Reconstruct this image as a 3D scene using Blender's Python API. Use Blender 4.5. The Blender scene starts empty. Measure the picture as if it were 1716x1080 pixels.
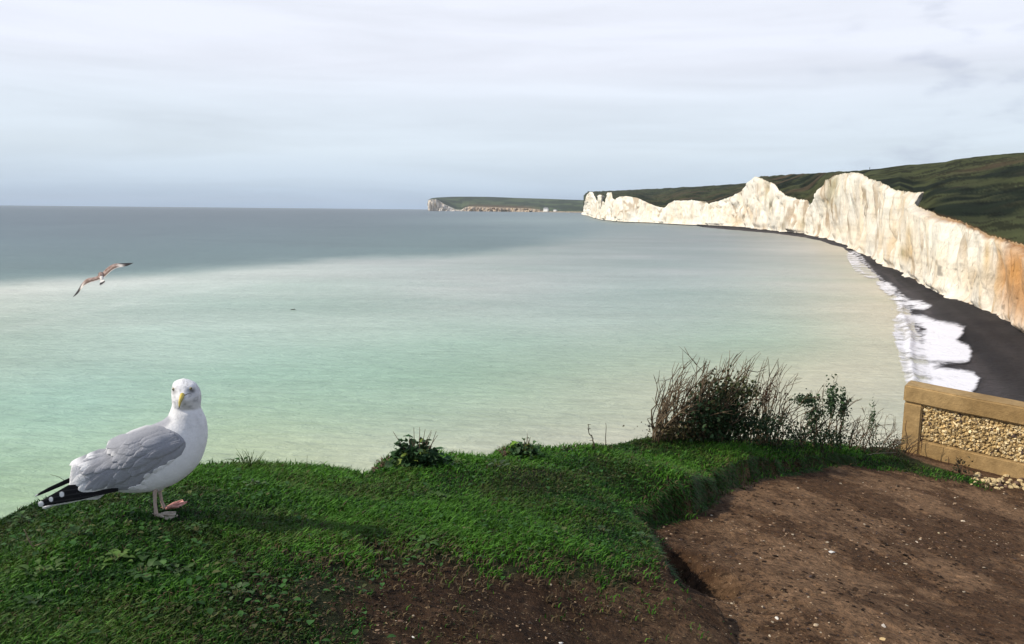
import bpy, math, random
import numpy as np
from mathutils import Matrix, Vector

random.seed(7)
rng = np.random.default_rng(11)
R = math.radians
scene = bpy.context.scene
col_main = scene.collection

# ------------------------------------------------------------------ camera
H = 20.0
FPX = 1300.0
W0, H0 = 1716.0, 1080.0
ROLL = math.atan(7.0 / 715.0)
PITCH = math.atan((540 - 351.4) / FPX)
Fv = np.array([0, math.cos(PITCH), -math.sin(PITCH)])
X0 = np.array([1.0, 0, 0]); U0 = np.array([0, math.sin(PITCH), math.cos(PITCH)])
Rv = math.cos(ROLL) * X0 + math.sin(ROLL) * U0
Uv = -math.sin(ROLL) * X0 + math.cos(ROLL) * U0
CAM = np.array([0, 0, H])

def pdir(px, py):
    px = np.asarray(px, float); py = np.asarray(py, float)
    return Fv + np.multiply.outer((px - W0 / 2) / FPX, Rv) + np.multiply.outer((H0 / 2 - py) / FPX, Uv)

def at_z(px, py, z):            # point where the sight line meets height z
    d = pdir(px, py); s = (np.asarray(z) - H) / d[..., 2]
    return CAM + d * s[..., None]

def at_d(px, py, dist):         # point at a horizontal distance
    d = pdir(px, py); s = np.asarray(dist) / np.hypot(d[..., 0], d[..., 1])
    return CAM + d * s[..., None]

def proj(P):
    v = np.asarray(P, float) - CAM
    dz = v @ Fv; dz = np.where(np.abs(dz) < 1e-6, 1e-6, dz)
    return W0 / 2 + FPX * (v @ Rv) / dz, H0 / 2 - FPX * (v @ Uv) / dz, dz

cam = bpy.data.cameras.new('camera'); camo = bpy.data.objects.new('camera', cam)
col_main.objects.link(camo)
M = Matrix(((Rv[0], Uv[0], -Fv[0], 0), (Rv[1], Uv[1], -Fv[1], 0), (Rv[2], Uv[2], -Fv[2], H), (0, 0, 0, 1)))
camo.matrix_world = M
cam.sensor_width = 36; cam.lens = 36 * FPX / W0; cam.clip_start = 0.05; cam.clip_end = 120000
scene.camera = camo

# ------------------------------------------------------------------ numeric helpers
def _hash(ix, iy, iz, seed):
    h = (ix.astype(np.int64) * 374761393 + iy.astype(np.int64) * 668265263 + iz.astype(np.int64) * 2147483647 + seed * 1274126177) & 0xFFFFFFFF
    h = ((h ^ (h >> 13)) * 1274126177) & 0xFFFFFFFF
    h = (h ^ (h >> 16)) & 0xFFFFFFFF
    return h / 4294967295.0

def noise(x, y, z=0.0, seed=0):     # smooth value noise in -1..1
    x, y, z = np.broadcast_arrays(np.asarray(x, float), np.asarray(y, float), np.asarray(z, float))
    x0, y0, z0 = np.floor(x), np.floor(y), np.floor(z)
    fx, fy, fz = x - x0, y - y0, z - z0
    fx = fx * fx * (3 - 2 * fx); fy = fy * fy * (3 - 2 * fy); fz = fz * fz * (3 - 2 * fz)
    r = 0
    for i in (0, 1):
        for j in (0, 1):
            for k in (0, 1):
                w = (fx if i else 1 - fx) * (fy if j else 1 - fy) * (fz if k else 1 - fz)
                r = r + w * _hash(x0 + i, y0 + j, z0 + k, seed)
    return r * 2 - 1

def fbm(x, y, z=0.0, seed=0, oct=4, gain=0.5):
    r = 0; a = 1; t = 0
    for o in range(oct):
        s = 2.03 ** o
        r = r + a * noise(np.asarray(x) * s + 17.3 * o, np.asarray(y) * s - 9.1 * o, np.asarray(z) * s, seed + o); t += a; a *= gain
    return r / t

def sstep(a, b, x):
    t = np.clip((x - a) / (b - a), 0, 1); return t * t * (3 - 2 * t)

class MQ:                            # multiquadric interpolation of scattered points
    def __init__(s, P, v, c=0.3):
        s.P = np.asarray(P, float); s.c = c; v = np.asarray(v, float); s.m = v.mean(0)
        D = np.sqrt(((s.P[:, None] - s.P[None]) ** 2).sum(-1) + c * c)
        s.w = np.linalg.solve(D + 1e-9 * np.eye(len(D)), v - s.m)
    def __call__(s, Q):
        Q = np.asarray(Q, float); sh = Q.shape[:-1]; Q = Q.reshape(-1, Q.shape[-1]); out = []
        for k in range(0, len(Q), 40000):
            D = np.sqrt(((Q[k:k + 40000, None] - s.P[None]) ** 2).sum(-1) + s.c ** 2); out.append(D @ s.w)
        o = np.concatenate(out) + s.m
        return o.reshape(sh + o.shape[1:])

def sdist(Q, poly):                  # signed distance to a closed polygon, inside positive
    Q = np.asarray(Q, float); sh = Q.shape[:-1]; Q = Q.reshape(-1, 2); poly = np.asarray(poly, float)
    best = np.full(len(Q), 1e18); inside = np.zeros(len(Q), bool)
    for i in range(len(poly)):
        a = poly[i]; b = poly[(i + 1) % len(poly)]; ab = b - a
        t = np.clip(((Q - a) @ ab) / (ab @ ab + 1e-12), 0, 1)
        best = np.minimum(best, ((Q - a - t[:, None] * ab) ** 2).sum(1))
        c = ((a[1] > Q[:, 1]) != (b[1] > Q[:, 1]))
        with np.errstate(divide='ignore', invalid='ignore'):
            xi = a[0] + (Q[:, 1] - a[1]) / (b[1] - a[1] + 1e-15) * ab[0]
        inside ^= c & (Q[:, 0] < xi)
    return (np.sqrt(best) * np.where(inside, 1, -1)).reshape(sh)

def lin(c):                           # sRGB 0..255 to linear
    c = np.asarray(c, float) / 255.0
    return np.where(c <= 0.04045, c / 12.92, ((c + 0.055) / 1.055) ** 2.4)

# ------------------------------------------------------------------ object helpers
def link(o, parent=None):
    col_main.objects.link(o)
    if parent is not None: o.parent = parent
    return o

def mk(name, V, F, mat=None, parent=None, colr=None, smooth=True, extra=None, mats=None, midx=None):
    V = np.asarray(V, np.float32).reshape(-1, 3)
    if isinstance(F, np.ndarray): F = [F]
    F = [np.asarray(f, np.int32) for f in F if len(f)]
    me = bpy.data.meshes.new(name)
    me.vertices.add(len(V)); me.vertices.foreach_set('co', V.ravel())
    loops = np.concatenate([f.ravel() for f in F]); tot = np.concatenate([np.full(len(f), f.shape[1], np.int32) for f in F])
    st = np.concatenate([[0], np.cumsum(tot)[:-1]]).astype(np.int32)
    me.loops.add(len(loops)); me.loops.foreach_set('vertex_index', loops)
    me.polygons.add(len(tot)); me.polygons.foreach_set('loop_start', st); me.polygons.foreach_set('loop_total', tot)
    me.polygons.foreach_set('use_smooth', np.full(len(tot), bool(smooth)))
    if colr is not None:
        a = me.color_attributes.new('col', 'FLOAT_COLOR', 'POINT')
        c = np.ones((len(V), 4), np.float32); c[:, :3] = colr; a.data.foreach_set('color', c.ravel())
    for k, v in (extra or {}).items():
        a = me.attributes.new(k, 'FLOAT', 'POINT'); a.data.foreach_set('value', np.asarray(v, np.float32).ravel())
    if mats:
        for m in mats: me.materials.append(m)
        me.polygons.foreach_set('material_index', np.asarray(midx, np.int32))
    elif mat: me.materials.append(mat)
    me.update(); me.validate()
    o = bpy.data.objects.new(name, me)
    return link(o, parent)

def grid_faces(n, m, closed_n=False, off=0):
    i = np.arange(n if closed_n else n - 1); j = np.arange(m - 1)
    I, J = np.meshgrid(i, j, indexing='ij'); I2 = (I + 1) % n
    return (np.stack([I * m + J, I2 * m + J, I2 * m + J + 1, I * m + J + 1], -1).reshape(-1, 4) + off)

def thing(name, label, cat, loc=(0, 0, 0), rotz=0, group=None):
    o = bpy.data.objects.new(name, None); link(o); o.location = loc; o.rotation_euler = (0, 0, rotz)
    o.empty_display_size = 0.1
    return tag(o, label, cat, group)

def tag(o, label=None, cat=None, group=None, kind=None):
    if label: o['label'] = label
    if cat: o['category'] = cat
    if group: o['group'] = group
    if kind: o['kind'] = kind
    return o

class Geo:                             # collects pieces of ONE part
    def __init__(s): s.V = []; s.F = {}; s.C = []; s.n = 0
    def add(s, V, F, c=None):
        V = np.asarray(V, float).reshape(-1, 3); F = np.asarray(F, int)
        s.V.append(V); s.F.setdefault(F.shape[1], []).append(F + s.n); s.n += len(V)
        s.C.append(np.broadcast_to(np.asarray(c if c is not None else (0.5, 0.5, 0.5), float), (len(V), 3)))
    def addm(s, V, Fs, c=None):
        V = np.asarray(V, float).reshape(-1, 3)
        for F in Fs: s.F.setdefault(np.asarray(F).shape[1], []).append(np.asarray(F, int) + s.n)
        s.V.append(V); s.n += len(V)
        s.C.append(np.broadcast_to(np.asarray(c if c is not None else (0.5, 0.5, 0.5), float), (len(V), 3)))
    def build(s, name, mat, parent=None, smooth=True, origin=None):
        V = np.concatenate(s.V)
        o0 = np.zeros(3) if origin is None else np.asarray(origin, float)
        o = mk(name, V - o0, [np.concatenate(f) for f in s.F.values()], mat, parent, np.concatenate(s.C), smooth)
        if origin is not None: o.location = o0
        return o
    def tube(s, P, rad, n=5, c=None, cap=True):
        P = np.asarray(P, float); rad = np.broadcast_to(np.asarray(rad, float), (len(P),))
        T = np.gradient(P, axis=0); T /= np.linalg.norm(T, axis=1)[:, None] + 1e-12
        ref = np.array([0.13, 0.2, 0.97]) if abs(T[0][2]) < 0.9 else np.array([0.97, 0.1, 0.2])
        A = np.cross(T, ref); A /= np.linalg.norm(A, axis=1)[:, None] + 1e-12; B = np.cross(T, A)
        a = np.arange(n) * 2 * math.pi / n
        V = P[:, None] + rad[:, None, None] * (A[:, None] * np.cos(a)[None, :, None] + B[:, None] * np.sin(a)[None, :, None])
        i = np.arange(len(P) - 1)[:, None]; j = np.arange(n)[None]
        F = np.stack([i * n + j, i * n + (j + 1) % n, (i + 1) * n + (j + 1) % n, (i + 1) * n + j], -1).reshape(-1, 4)
        Fs = [F]
        if cap: Fs.append(np.array([list(range(n))[::-1], [(len(P) - 1) * n + k for k in range(n)]]))
        s.addm(V, Fs, c)

# ------------------------------------------------------------------ materials
def newmat(name):
    m = bpy.data.materials.new(name); m.use_nodes = True
    nt = m.node_tree; b = nt.nodes['Principled BSDF']
    return m, nt, b
def N(nt, t, **kw):
    n = nt.nodes.new(t)
    for k, v in kw.items():
        if k.startswith('i_'): n.inputs[k[2:].replace('_', ' ')].default_value = v
        else: setattr(n, k, v)
    return n
def tex_noise(nt, scale, detail=4, rough=0.5, vec=None, stretch=None, dist=0.0):
    n = N(nt, 'ShaderNodeTexNoise'); n.inputs['Scale'].default_value = scale; n.inputs['Detail'].default_value = detail
    n.inputs['Roughness'].default_value = rough; n.inputs['Distortion'].default_value = dist
    g = N(nt, 'ShaderNodeNewGeometry') if vec is None else None
    src = g.outputs['Position'] if vec is None else vec
    if stretch:
        mp = N(nt, 'ShaderNodeMapping'); mp.inputs['Scale'].default_value = stretch[:3]
        if len(stretch) > 3: mp.inputs['Rotation'].default_value = (0, 0, stretch[3])
        nt.links.new(src, mp.inputs['Vector']); src = mp.outputs['Vector']
    nt.links.new(src, n.inputs['Vector'])
    return n
def objcoord(nt):
    return N(nt, 'ShaderNodeTexCoord').outputs['Object']
def mul_by(nt, colsock, fac_sock, lo, hi):
    mr = N(nt, 'ShaderNodeMapRange'); mr.inputs['From Min'].default_value = 0.3; mr.inputs['From Max'].default_value = 0.7
    mr.inputs['To Min'].default_value = lo; mr.inputs['To Max'].default_value = hi
    nt.links.new(fac_sock, mr.inputs['Value'])
    v = N(nt, 'ShaderNodeVectorMath', operation='SCALE'); nt.links.new(colsock, v.inputs[0]); nt.links.new(mr.outputs['Result'], v.inputs['Scale'])
    return v.outputs['Vector']
def add_bump(nt, b, hs, dist, strength=1.0, normal=None):
    bp = N(nt, 'ShaderNodeBump'); bp.inputs['Distance'].default_value = dist; bp.inputs['Strength'].default_value = strength
    nt.links.new(hs, bp.inputs['Height'])
    if normal is not None: nt.links.new(normal, bp.inputs['Normal'])
    nt.links.new(bp.outputs['Normal'], b.inputs['Normal'])
    return bp.outputs['Normal']
def attrmat(name, rough=0.8, spec=0.3, ns=None, lo=0.85, hi=1.15, bump=None, obj=False, trans=0.0):
    m, nt, b = newmat(name)
    a = N(nt, 'ShaderNodeAttribute', attribute_name='col'); c = a.outputs['Color']
    vec = objcoord(nt) if obj else None
    if ns:
        n = tex_noise(nt, ns[0], 5, 0.6, vec, ns[1] if len(ns) > 1 else None); c = mul_by(nt, c, n.outputs['Fac'], lo, hi)
    if bump:
        n2 = tex_noise(nt, bump[0], 5, 0.65, vec, bump[2] if len(bump) > 2 else None); add_bump(nt, b, n2.outputs['Fac'], bump[1])
    nt.links.new(c, b.inputs['Base Color']); b.inputs['Roughness'].default_value = rough; b.inputs['Specular IOR Level'].default_value = spec
    if trans:
        tr = N(nt, 'ShaderNodeBsdfTranslucent'); nt.links.new(c, tr.inputs['Color'])
        mx = N(nt, 'ShaderNodeMixShader'); mx.inputs['Fac'].default_value = trans
        out = nt.nodes['Material Output']
        nt.links.new(b.outputs['BSDF'], mx.inputs[1]); nt.links.new(tr.outputs['BSDF'], mx.inputs[2]); nt.links.new(mx.outputs['Shader'], out.inputs['Surface'])
    return m

M_ground = attrmat('turf_and_earth', 0.95, 0.15, (30,), 0.62, 1.4, (55, 0.035))
def add_specks(m):
    nt = m.node_tree; b = nt.nodes['Principled BSDF']; src = b.inputs['Base Color'].links[0].from_socket
    d = tex_noise(nt, 48, 3, 0.6, None, (0.7, 1.2, 1, 0.3)); mr = N(nt, 'ShaderNodeMapRange', interpolation_type='SMOOTHSTEP'); mr.inputs['From Min'].default_value = 0.36; mr.inputs['From Max'].default_value = 0.44; mr.inputs['To Min'].default_value = 0.42; mr.inputs['To Max'].default_value = 1.0
    nt.links.new(d.outputs['Fac'], mr.inputs['Value']); v = N(nt, 'ShaderNodeVectorMath', operation='SCALE'); nt.links.new(src, v.inputs[0]); nt.links.new(mr.outputs['Result'], v.inputs['Scale'])
    w = tex_noise(nt, 95, 2, 0.55, None, (0.6, 1.3, 1, 0.3)); m2 = N(nt, 'ShaderNodeMapRange', interpolation_type='SMOOTHSTEP'); m2.inputs['From Min'].default_value = 0.655; m2.inputs['From Max'].default_value = 0.70; m2.inputs['To Max'].default_value = 0.75
    nt.links.new(w.outputs['Fac'], m2.inputs['Value']); mx = N(nt, 'ShaderNodeMix', data_type='RGBA'); nt.links.new(m2.outputs['Result'], mx.inputs[0]); nt.links.new(v.outputs['Vector'], mx.inputs[6]); mx.inputs[7].default_value = (0.36, 0.25, 0.14, 1)
    nt.links.new(mx.outputs[2], b.inputs['Base Color'])
add_specks(M_ground)
M_grass = attrmat('grass_blades', 0.6, 0.25, (2.2,), 0.72, 1.28, trans=0.18)
M_leaf = attrmat('broad_leaves', 0.6, 0.2, (40,), 0.75, 1.25, trans=0.12)
M_twig = attrmat('twig_bark', 0.85, 0.2, (60,), 0.6, 1.35)
M_stone = attrmat('flint_and_chalk', 0.75, 0.3, (45,), 0.75, 1.25, (90, 0.004))
M_chalk = attrmat('chalk', 0.95, 0.1, (0.25, (1, 1, 0.35)), 0.86, 1.1, (0.8, 1.1, (1, 1, 0.4)))
M_down = attrmat('downland_turf', 0.95, 0.05, (0.05,), 0.6, 1.4)
M_plume = attrmat('plumage', 0.85, 0.15, (60,), 0.93, 1.06, (180, 0.0022, (1, 1, 1)), obj=True)
M_beak = attrmat('beak_horn', 0.35, 0.5, obj=True)
M_skin = attrmat('leg_skin', 0.6, 0.3, (150,), 0.8, 1.15, (300, 0.001), obj=True)
M_house = attrmat('painted_render', 0.85, 0.2)
M_cloth = attrmat('dark_cloth', 0.9, 0.1)

# concrete of the wall
def m_concrete():
    m, nt, b = newmat('wall_render')
    n1 = tex_noise(nt, 2.2, 6, 0.6); n2 = tex_noise(nt, 18, 6, 0.65)
    cr = N(nt, 'ShaderNodeValToRGB'); e = cr.color_ramp.elements
    e[0].position = 0.28; e[0].color = (0.25, 0.155, 0.06, 1); e[1].position = 0.75; e[1].color = (0.43, 0.29, 0.135, 1)
    nt.links.new(n1.outputs['Fac'], cr.inputs['Fac'])
    c = mul_by(nt, cr.outputs['Color'], n2.outputs['Fac'], 0.78, 1.2)
    nt.links.new(c, b.inputs['Base Color']); b.inputs['Roughness'].default_value = 0.9; b.inputs['Specular IOR Level'].default_value = 0.2
    n3 = tex_noise(nt, 60, 6, 0.7); add_bump(nt, b, n3.outputs['Fac'], 0.006)
    return m
M_conc = m_concrete()

# shingle
def m_shingle():
    m, nt, b = newmat('dark_shingle')
    a = N(nt, 'ShaderNodeAttribute', attribute_name='col')
    n1 = tex_noise(nt, 1.3, 8, 0.75); n2 = tex_noise(nt, 0.09, 3, 0.5)
    c = mul_by(nt, a.outputs['Color'], n1.outputs['Fac'], 0.55, 1.5); c = mul_by(nt, c, n2.outputs['Fac'], 0.8, 1.2)
    nt.links.new(c, b.inputs['Base Color']); b.inputs['Roughness'].default_value = 0.85; b.inputs['Specular IOR Level'].default_value = 0.2
    add_bump(nt, b, n1.outputs['Fac'], 0.25)
    return m
M_shingle = m_shingle()

# sea
def m_sea():
    m, nt, b = newmat('sea_water')
    a = N(nt, 'ShaderNodeAttribute', attribute_name='col')
    n1 = tex_noise(nt, 0.05, 6, 0.62, None, (0.55, 2.0, 1, R(12)), 0.6)
    n0 = tex_noise(nt, 0.010, 5, 0.6, None, (0.5, 1.6, 1, R(8)), 0.8)
    n3 = tex_noise(nt, 0.45, 4, 0.6, None, (0.4, 1.6, 1, R(14)), 0.5)
    c = mul_by(nt, a.outputs['Color'], n1.outputs['Fac'], 0.93, 1.07)
    c = mul_by(nt, c, n0.outputs['Fac'], 0.89, 1.10)
    c = mul_by(nt, c, n3.outputs['Fac'], 0.90, 1.09)
    nt.links.new(c, b.inputs['Base Color']); b.inputs['Roughness'].default_value = 0.32
    b.inputs['IOR'].default_value = 1.33; b.inputs['Specular IOR Level'].default_value = 0.15
    n2 = tex_noise(nt, 0.55, 6, 0.62, None, (0.6, 1.5, 1, R(14)), 0.3)
    add_bump(nt, b, n2.outputs['Fac'], 0.6)
    return m
M_sea = m_sea()

def m_foam():
    m, nt, b = newmat('surf_foam')
    b.inputs['Base Color'].default_value = (0.72, 0.71, 0.75, 1); b.inputs['Roughness'].default_value = 0.8
    den = N(nt, 'ShaderNodeAttribute', attribute_name='den')
    n1 = tex_noise(nt, 0.4, 9, 0.68, None, (1.0, 0.7, 1, R(10)), 1.3)
    ad = N(nt, 'ShaderNodeMath', operation='ADD'); nt.links.new(den.outputs['Fac'], ad.inputs[0])
    sc = N(nt, 'ShaderNodeMath', operation='MULTIPLY_ADD'); nt.links.new(n1.outputs['Fac'], sc.inputs[0]); sc.inputs[1].default_value = 3.0; sc.inputs[2].default_value = -1.35
    nt.links.new(sc.outputs[0], ad.inputs[1])
    mr = N(nt, 'ShaderNodeMapRange', interpolation_type='SMOOTHSTEP'); mr.inputs['From Min'].default_value = 0.0; mr.inputs['From Max'].default_value = 1.5
    nt.links.new(ad.outputs[0], mr.inputs['Value'])
    nt.links.new(mr.outputs['Result'], b.inputs['Alpha'])
    add_bump(nt, b, n1.outputs['Fac'], 0.3)
    return m
M_foam = m_foam()

# ------------------------------------------------------------------ world + sun
SUN_EL, SUN_AZ = R(42), R(-103)        # azimuth from the view direction (+Y), negative = left
sd = np.array([math.sin(SUN_AZ) * math.cos(SUN_EL), math.cos(SUN_AZ) * math.cos(SUN_EL), math.sin(SUN_EL)])
wd = bpy.data.worlds.new('World'); scene.world = wd; wd.use_nodes = True
nt = wd.node_tree; bg = nt.nodes['Background']
sky = N(nt, 'ShaderNodeTexSky', sky_type='NISHITA'); sky.sun_disc = False
sky.sun_elevation = SUN_EL; sky.sun_rotation = SUN_AZ % (2 * math.pi); sky.altitude = 20; sky.dust_density = 1.5
tc = N(nt, 'ShaderNodeTexCoord'); sp = N(nt, 'ShaderNodeSeparateXYZ'); nt.links.new(tc.outputs['Generated'], sp.inputs[0])
# veil of cloud: streaky layers, thinner at places; colour by height above the horizon
mp = N(nt, 'ShaderNodeMapping'); mp.inputs['Scale'].default_value = (1.3, 1.3, 13.0); mp.inputs['Rotation'].default_value = (R(2.5), 0, 0)
nt.links.new(tc.outputs['Generated'], mp.inputs['Vector'])
cn = N(nt, 'ShaderNodeTexNoise'); cn.inputs['Scale'].default_value = 1.5; cn.inputs['Detail'].default_value = 7; cn.inputs['Roughness'].default_value = 0.52; cn.inputs['Distortion'].default_value = 0.4
nt.links.new(mp.outputs['Vector'], cn.inputs['Vector'])
ramp = N(nt, 'ShaderNodeValToRGB'); e = ramp.color_ramp.elements
def skyc(c, k=1.0): return tuple((lin(c) * 10 * k).tolist()) + (1,)
e[0].position = 0.0; e[0].color = skyc((174, 197, 223))
e[1].position = 1.0; e[1].color = skyc((170, 190, 225), 0.55)
for p, c in ((0.03, (197, 214, 232)), (0.07, (217, 229, 241)), (0.12, (226, 235, 246)), (0.17, (235, 239, 250)), (0.27, (239, 242, 252)), (0.5, (190, 204, 230))):
    q = e.new(p); q.color = skyc(c)
nt.links.new(sp.outputs['Z'], ramp.inputs['Fac'])
cr2 = N(nt, 'ShaderNodeMapRange'); cr2.inputs['From Min'].default_value = 0.32; cr2.inputs['From Max'].default_value = 0.62
cr2.inputs['To Min'].default_value = 1.00; cr2.inputs['To Max'].default_value = 1.17
nt.links.new(cn.outputs['Fac'], cr2.inputs['Value'])
cl = N(nt, 'ShaderNodeVectorMath', operation='SCALE'); nt.links.new(ramp.outputs['Color'], cl.inputs[0]); nt.links.new(cr2.outputs['Result'], cl.inputs['Scale'])
# grey-violet cloud wisps low over the land on the right
mp3 = N(nt, 'ShaderNodeMapping'); mp3.inputs['Scale'].default_value = (6, 6, 17.0); nt.links.new(tc.outputs['Generated'], mp3.inputs['Vector'])
c3 = N(nt, 'ShaderNodeTexNoise'); c3.inputs['Scale'].default_value = 2.3; c3.inputs['Detail'].default_value = 6; nt.links.new(mp3.outputs['Vector'], c3.inputs['Vector'])
w3 = N(nt, 'ShaderNodeMapRange', interpolation_type='SMOOTHSTEP'); w3.inputs['From Min'].default_value = 0.50; w3.inputs['From Max'].default_value = 0.75
nt.links.new(c3.outputs['Fac'], w3.inputs['Value'])
wx = N(nt, 'ShaderNodeMapRange', interpolation_type='SMOOTHSTEP'); wx.inputs['From Min'].default_value = 0.25; wx.inputs['From Max'].default_value = 0.5; nt.links.new(sp.outputs['X'], wx.inputs['Value'])
wm = N(nt, 'ShaderNodeMath', operation='MULTIPLY'); nt.links.new(w3.outputs['Result'], wm.inputs[0]); nt.links.new(wx.outputs['Result'], wm.inputs[1])
wm2 = N(nt, 'ShaderNodeMath', operation='MULTIPLY'); nt.links.new(wm.outputs[0], wm2.inputs[0]); wm2.inputs[1].default_value = 0.38
mw = N(nt, 'ShaderNodeMix', data_type='RGBA'); nt.links.new(wm2.outputs[0], mw.inputs[0]); nt.links.new(cl.outputs['Vector'], mw.inputs[6]); mw.inputs[7].default_value = skyc((172, 180, 205))
mxs = N(nt, 'ShaderNodeMix', data_type='RGBA'); mxs.inputs[0].default_value = 0.86
nt.links.new(sky.outputs['Color'], mxs.inputs[6]); nt.links.new(mw.outputs[2], mxs.inputs[7])
nt.links.new(mxs.outputs[2], bg.inputs['Color']); bg.inputs['Strength'].default_value = 0.1

sl = bpy.data.lights.new('sun', 'SUN'); so = bpy.data.objects.new('sun', sl); link(so)
sl.energy = 4.3; sl.angle = R(0.6); sl.color = (1.0, 0.92, 0.78)
so.rotation_euler = Vector((-sd[0], -sd[1], -sd[2])).to_track_quat('-Z', 'Y').to_euler()
so.location = (0, 0, 60)
scene.view_settings.view_transform = 'Standard'; scene.view_settings.look = 'None'
scene.view_settings.exposure = 0.0; scene.view_settings.gamma = 1.0
scene.cycles.use_denoising = True
scene.cycles.max_bounces = 6; scene.cycles.transparent_max_bounces = 12
scene.render.film_transparent = False

# ================================================================== SEA
def horizon_y(px): return 343 + 0.0098 * np.asarray(px)
sea_ctrl = [  # (px, py, sRGB as seen)
    (0, 350, (118, 135, 158)), (350, 352, (112, 130, 152)), (700, 357, (118, 136, 156)), (950, 362, (150, 164, 172)),
    (0, 400, (120, 137, 152)), (400, 390, (118, 136, 150)), (700, 385, (120, 140, 150)), (0, 445, (122, 138, 142)), (300, 430, (120, 138, 144)),
    (900, 370, (146, 162, 170)), (1080, 385, (160, 172, 178)), (1250, 400, (172, 178, 182)), (1350, 412, (205, 198, 190)),
    (850, 398, (128, 146, 152)), (600, 410, (120, 138, 144))]
sea_ctrl2 = [
    (0, 500, (196, 201, 192)), (200, 480, (196, 204, 199)), (450, 452, (186, 198, 194)), (700, 440, (178, 190, 190)), (850, 430, (172, 184, 184)),
    (0, 600, (172, 196, 182)), (300, 540, (176, 198, 190)), (600, 510, (172, 188, 182)), (820, 480, (176, 186, 186)), (1000, 430, (162, 176, 180)),
    (1250, 440, (170, 180, 180)), (1400, 450, (196, 192, 178)), (1420, 520, (200, 191, 170)), (1480, 600, (205, 194, 172)), (1500, 680, (192, 186, 168)),
    (1200, 520, (162, 180, 174)), (1300, 560, (168, 186, 168)), (1000, 540, (164, 184, 178)), (800, 580, (164, 190, 176)), (500, 620, (160, 193, 177)),
    (150, 680, (158, 198, 182)), (600, 690, (166, 192, 168)), (400, 740, (174, 194, 158)), (900, 660, (174, 188, 166)), (1100, 620, (182, 188, 168)),
    (700, 780, (186, 190, 164)), (0, 830, (160, 192, 154)), (150, 760, (164, 198, 168)), (1000, 720, (186, 186, 166)), (1300, 710, (204, 194, 172)), (250, 830, (176, 196, 158)),
    (1360, 610, (198, 190, 166)), (1250, 660, (198, 192, 168)), (0, 1080, (170, 192, 156)), (1716, 900, (196, 190, 170)), (858, 1080, (190, 190, 166)), (1716, 600, (196, 190, 170)), (1080, 385, (160, 172, 178)), (1250, 402, (176, 180, 182)), (1350, 412, (208, 200, 190))]
rr = np.concatenate([np.geomspace(12, 900, 330), np.geomspace(910, 20000, 150)])
az = np.radians(np.concatenate([np.linspace(-75, -42, 30), np.linspace(-41.8, 41.8, 620), np.linspace(42, 75, 30)]))
AZ, RR = np.meshgrid(az, rr, indexing='ij')
SX, SY = np.sin(AZ) * RR, np.cos(AZ) * RR
P = np.stack([SX, SY, np.zeros_like(SX)], -1)
qx, qy, _ = proj(P)
qx = np.clip(qx, -150, 1850)
lg = np.log(np.maximum(RR, 1))
wob = fbm(SX / 60, SY / 160, 0, 3, 6, 0.65) * 13 * sstep(3000, 200, RR) + fbm(SX / 14, SY / 30, 0, 8, 5, .6) * 6.0
qq = np.stack([qx / 200, (np.clip(qy, 340, 1100)) / 70], -1)
I1 = MQ([(a / 200, b / 70) for a, b, c in sea_ctrl], [np.array(c) + (-20, 0, -4) for a, b, c in sea_ctrl], 0.5)
I2 = MQ([(a / 200, b / 70) for a, b, c in sea_ctrl2], [np.array(c) + (0, 2, -8) for a, b, c in sea_ctrl2], 0.5)
C1 = np.clip(I1(qq), 100, 220); C2 = np.clip(I2(qq), 130, 220)
yedge = np.interp(qx, [-150, 0, 200, 400, 600, 750, 850, 930, 1000, 1150, 1850], [488, 476, 462, 447, 436, 428, 416, 404, 394, 380, 370])
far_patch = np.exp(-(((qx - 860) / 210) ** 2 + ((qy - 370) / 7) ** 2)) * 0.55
soft = np.interp(qx, [0, 500, 850, 1000, 1200], [15, 12, 11, 15, 20])
mk_ = sstep(-1, 1, (qy + wob * 0.6 - yedge) / soft)[..., None]
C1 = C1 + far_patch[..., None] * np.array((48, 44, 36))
C1 = C1 + (fbm(SX / 70, SY / 300, 0, 15, 5, .6) * 7)[..., None]
CS = C1 * (1 - mk_) + C2 * mk_
# drifting plumes of suspended chalk
pl = fbm(SX / 45 + 3, SY / 26, 0, 21, 5, 0.55)
rim = np.exp(-((qy + wob * 0.6 - yedge - 16) / 13) ** 2) * sstep(900, 500, qx) * 0.7
ln = np.exp(-((qy - np.interp(qx, [0, 100, 250, 400, 700], [560, 536, 503, 478, 455]) + wob * .5) / 5) ** 2) * sstep(620, 350, qx) * 0.4
CS = CS + ((pl[..., None] * np.array([20, 10, 13]) + fbm(SX / 220, SY / 120, 0, 31, 4)[..., None] * np.array([18, 9, 11])) + (rim + ln)[..., None] * np.array((20, 13, 16))) * mk_
seacol = lin(np.clip(CS, 0, 255)); seacol = seacol * 0.66 + 0.34 * seacol.mean(-1, keepdims=True) * np.array((0.96, 1.02, 0.98))
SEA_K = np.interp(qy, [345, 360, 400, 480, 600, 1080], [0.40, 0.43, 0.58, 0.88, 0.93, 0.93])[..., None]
far = sstep(200, 30, RR)
SZ = np.zeros_like(SX)
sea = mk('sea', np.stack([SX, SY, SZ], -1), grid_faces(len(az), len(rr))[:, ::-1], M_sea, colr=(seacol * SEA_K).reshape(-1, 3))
tag(sea, kind='structure')

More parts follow.
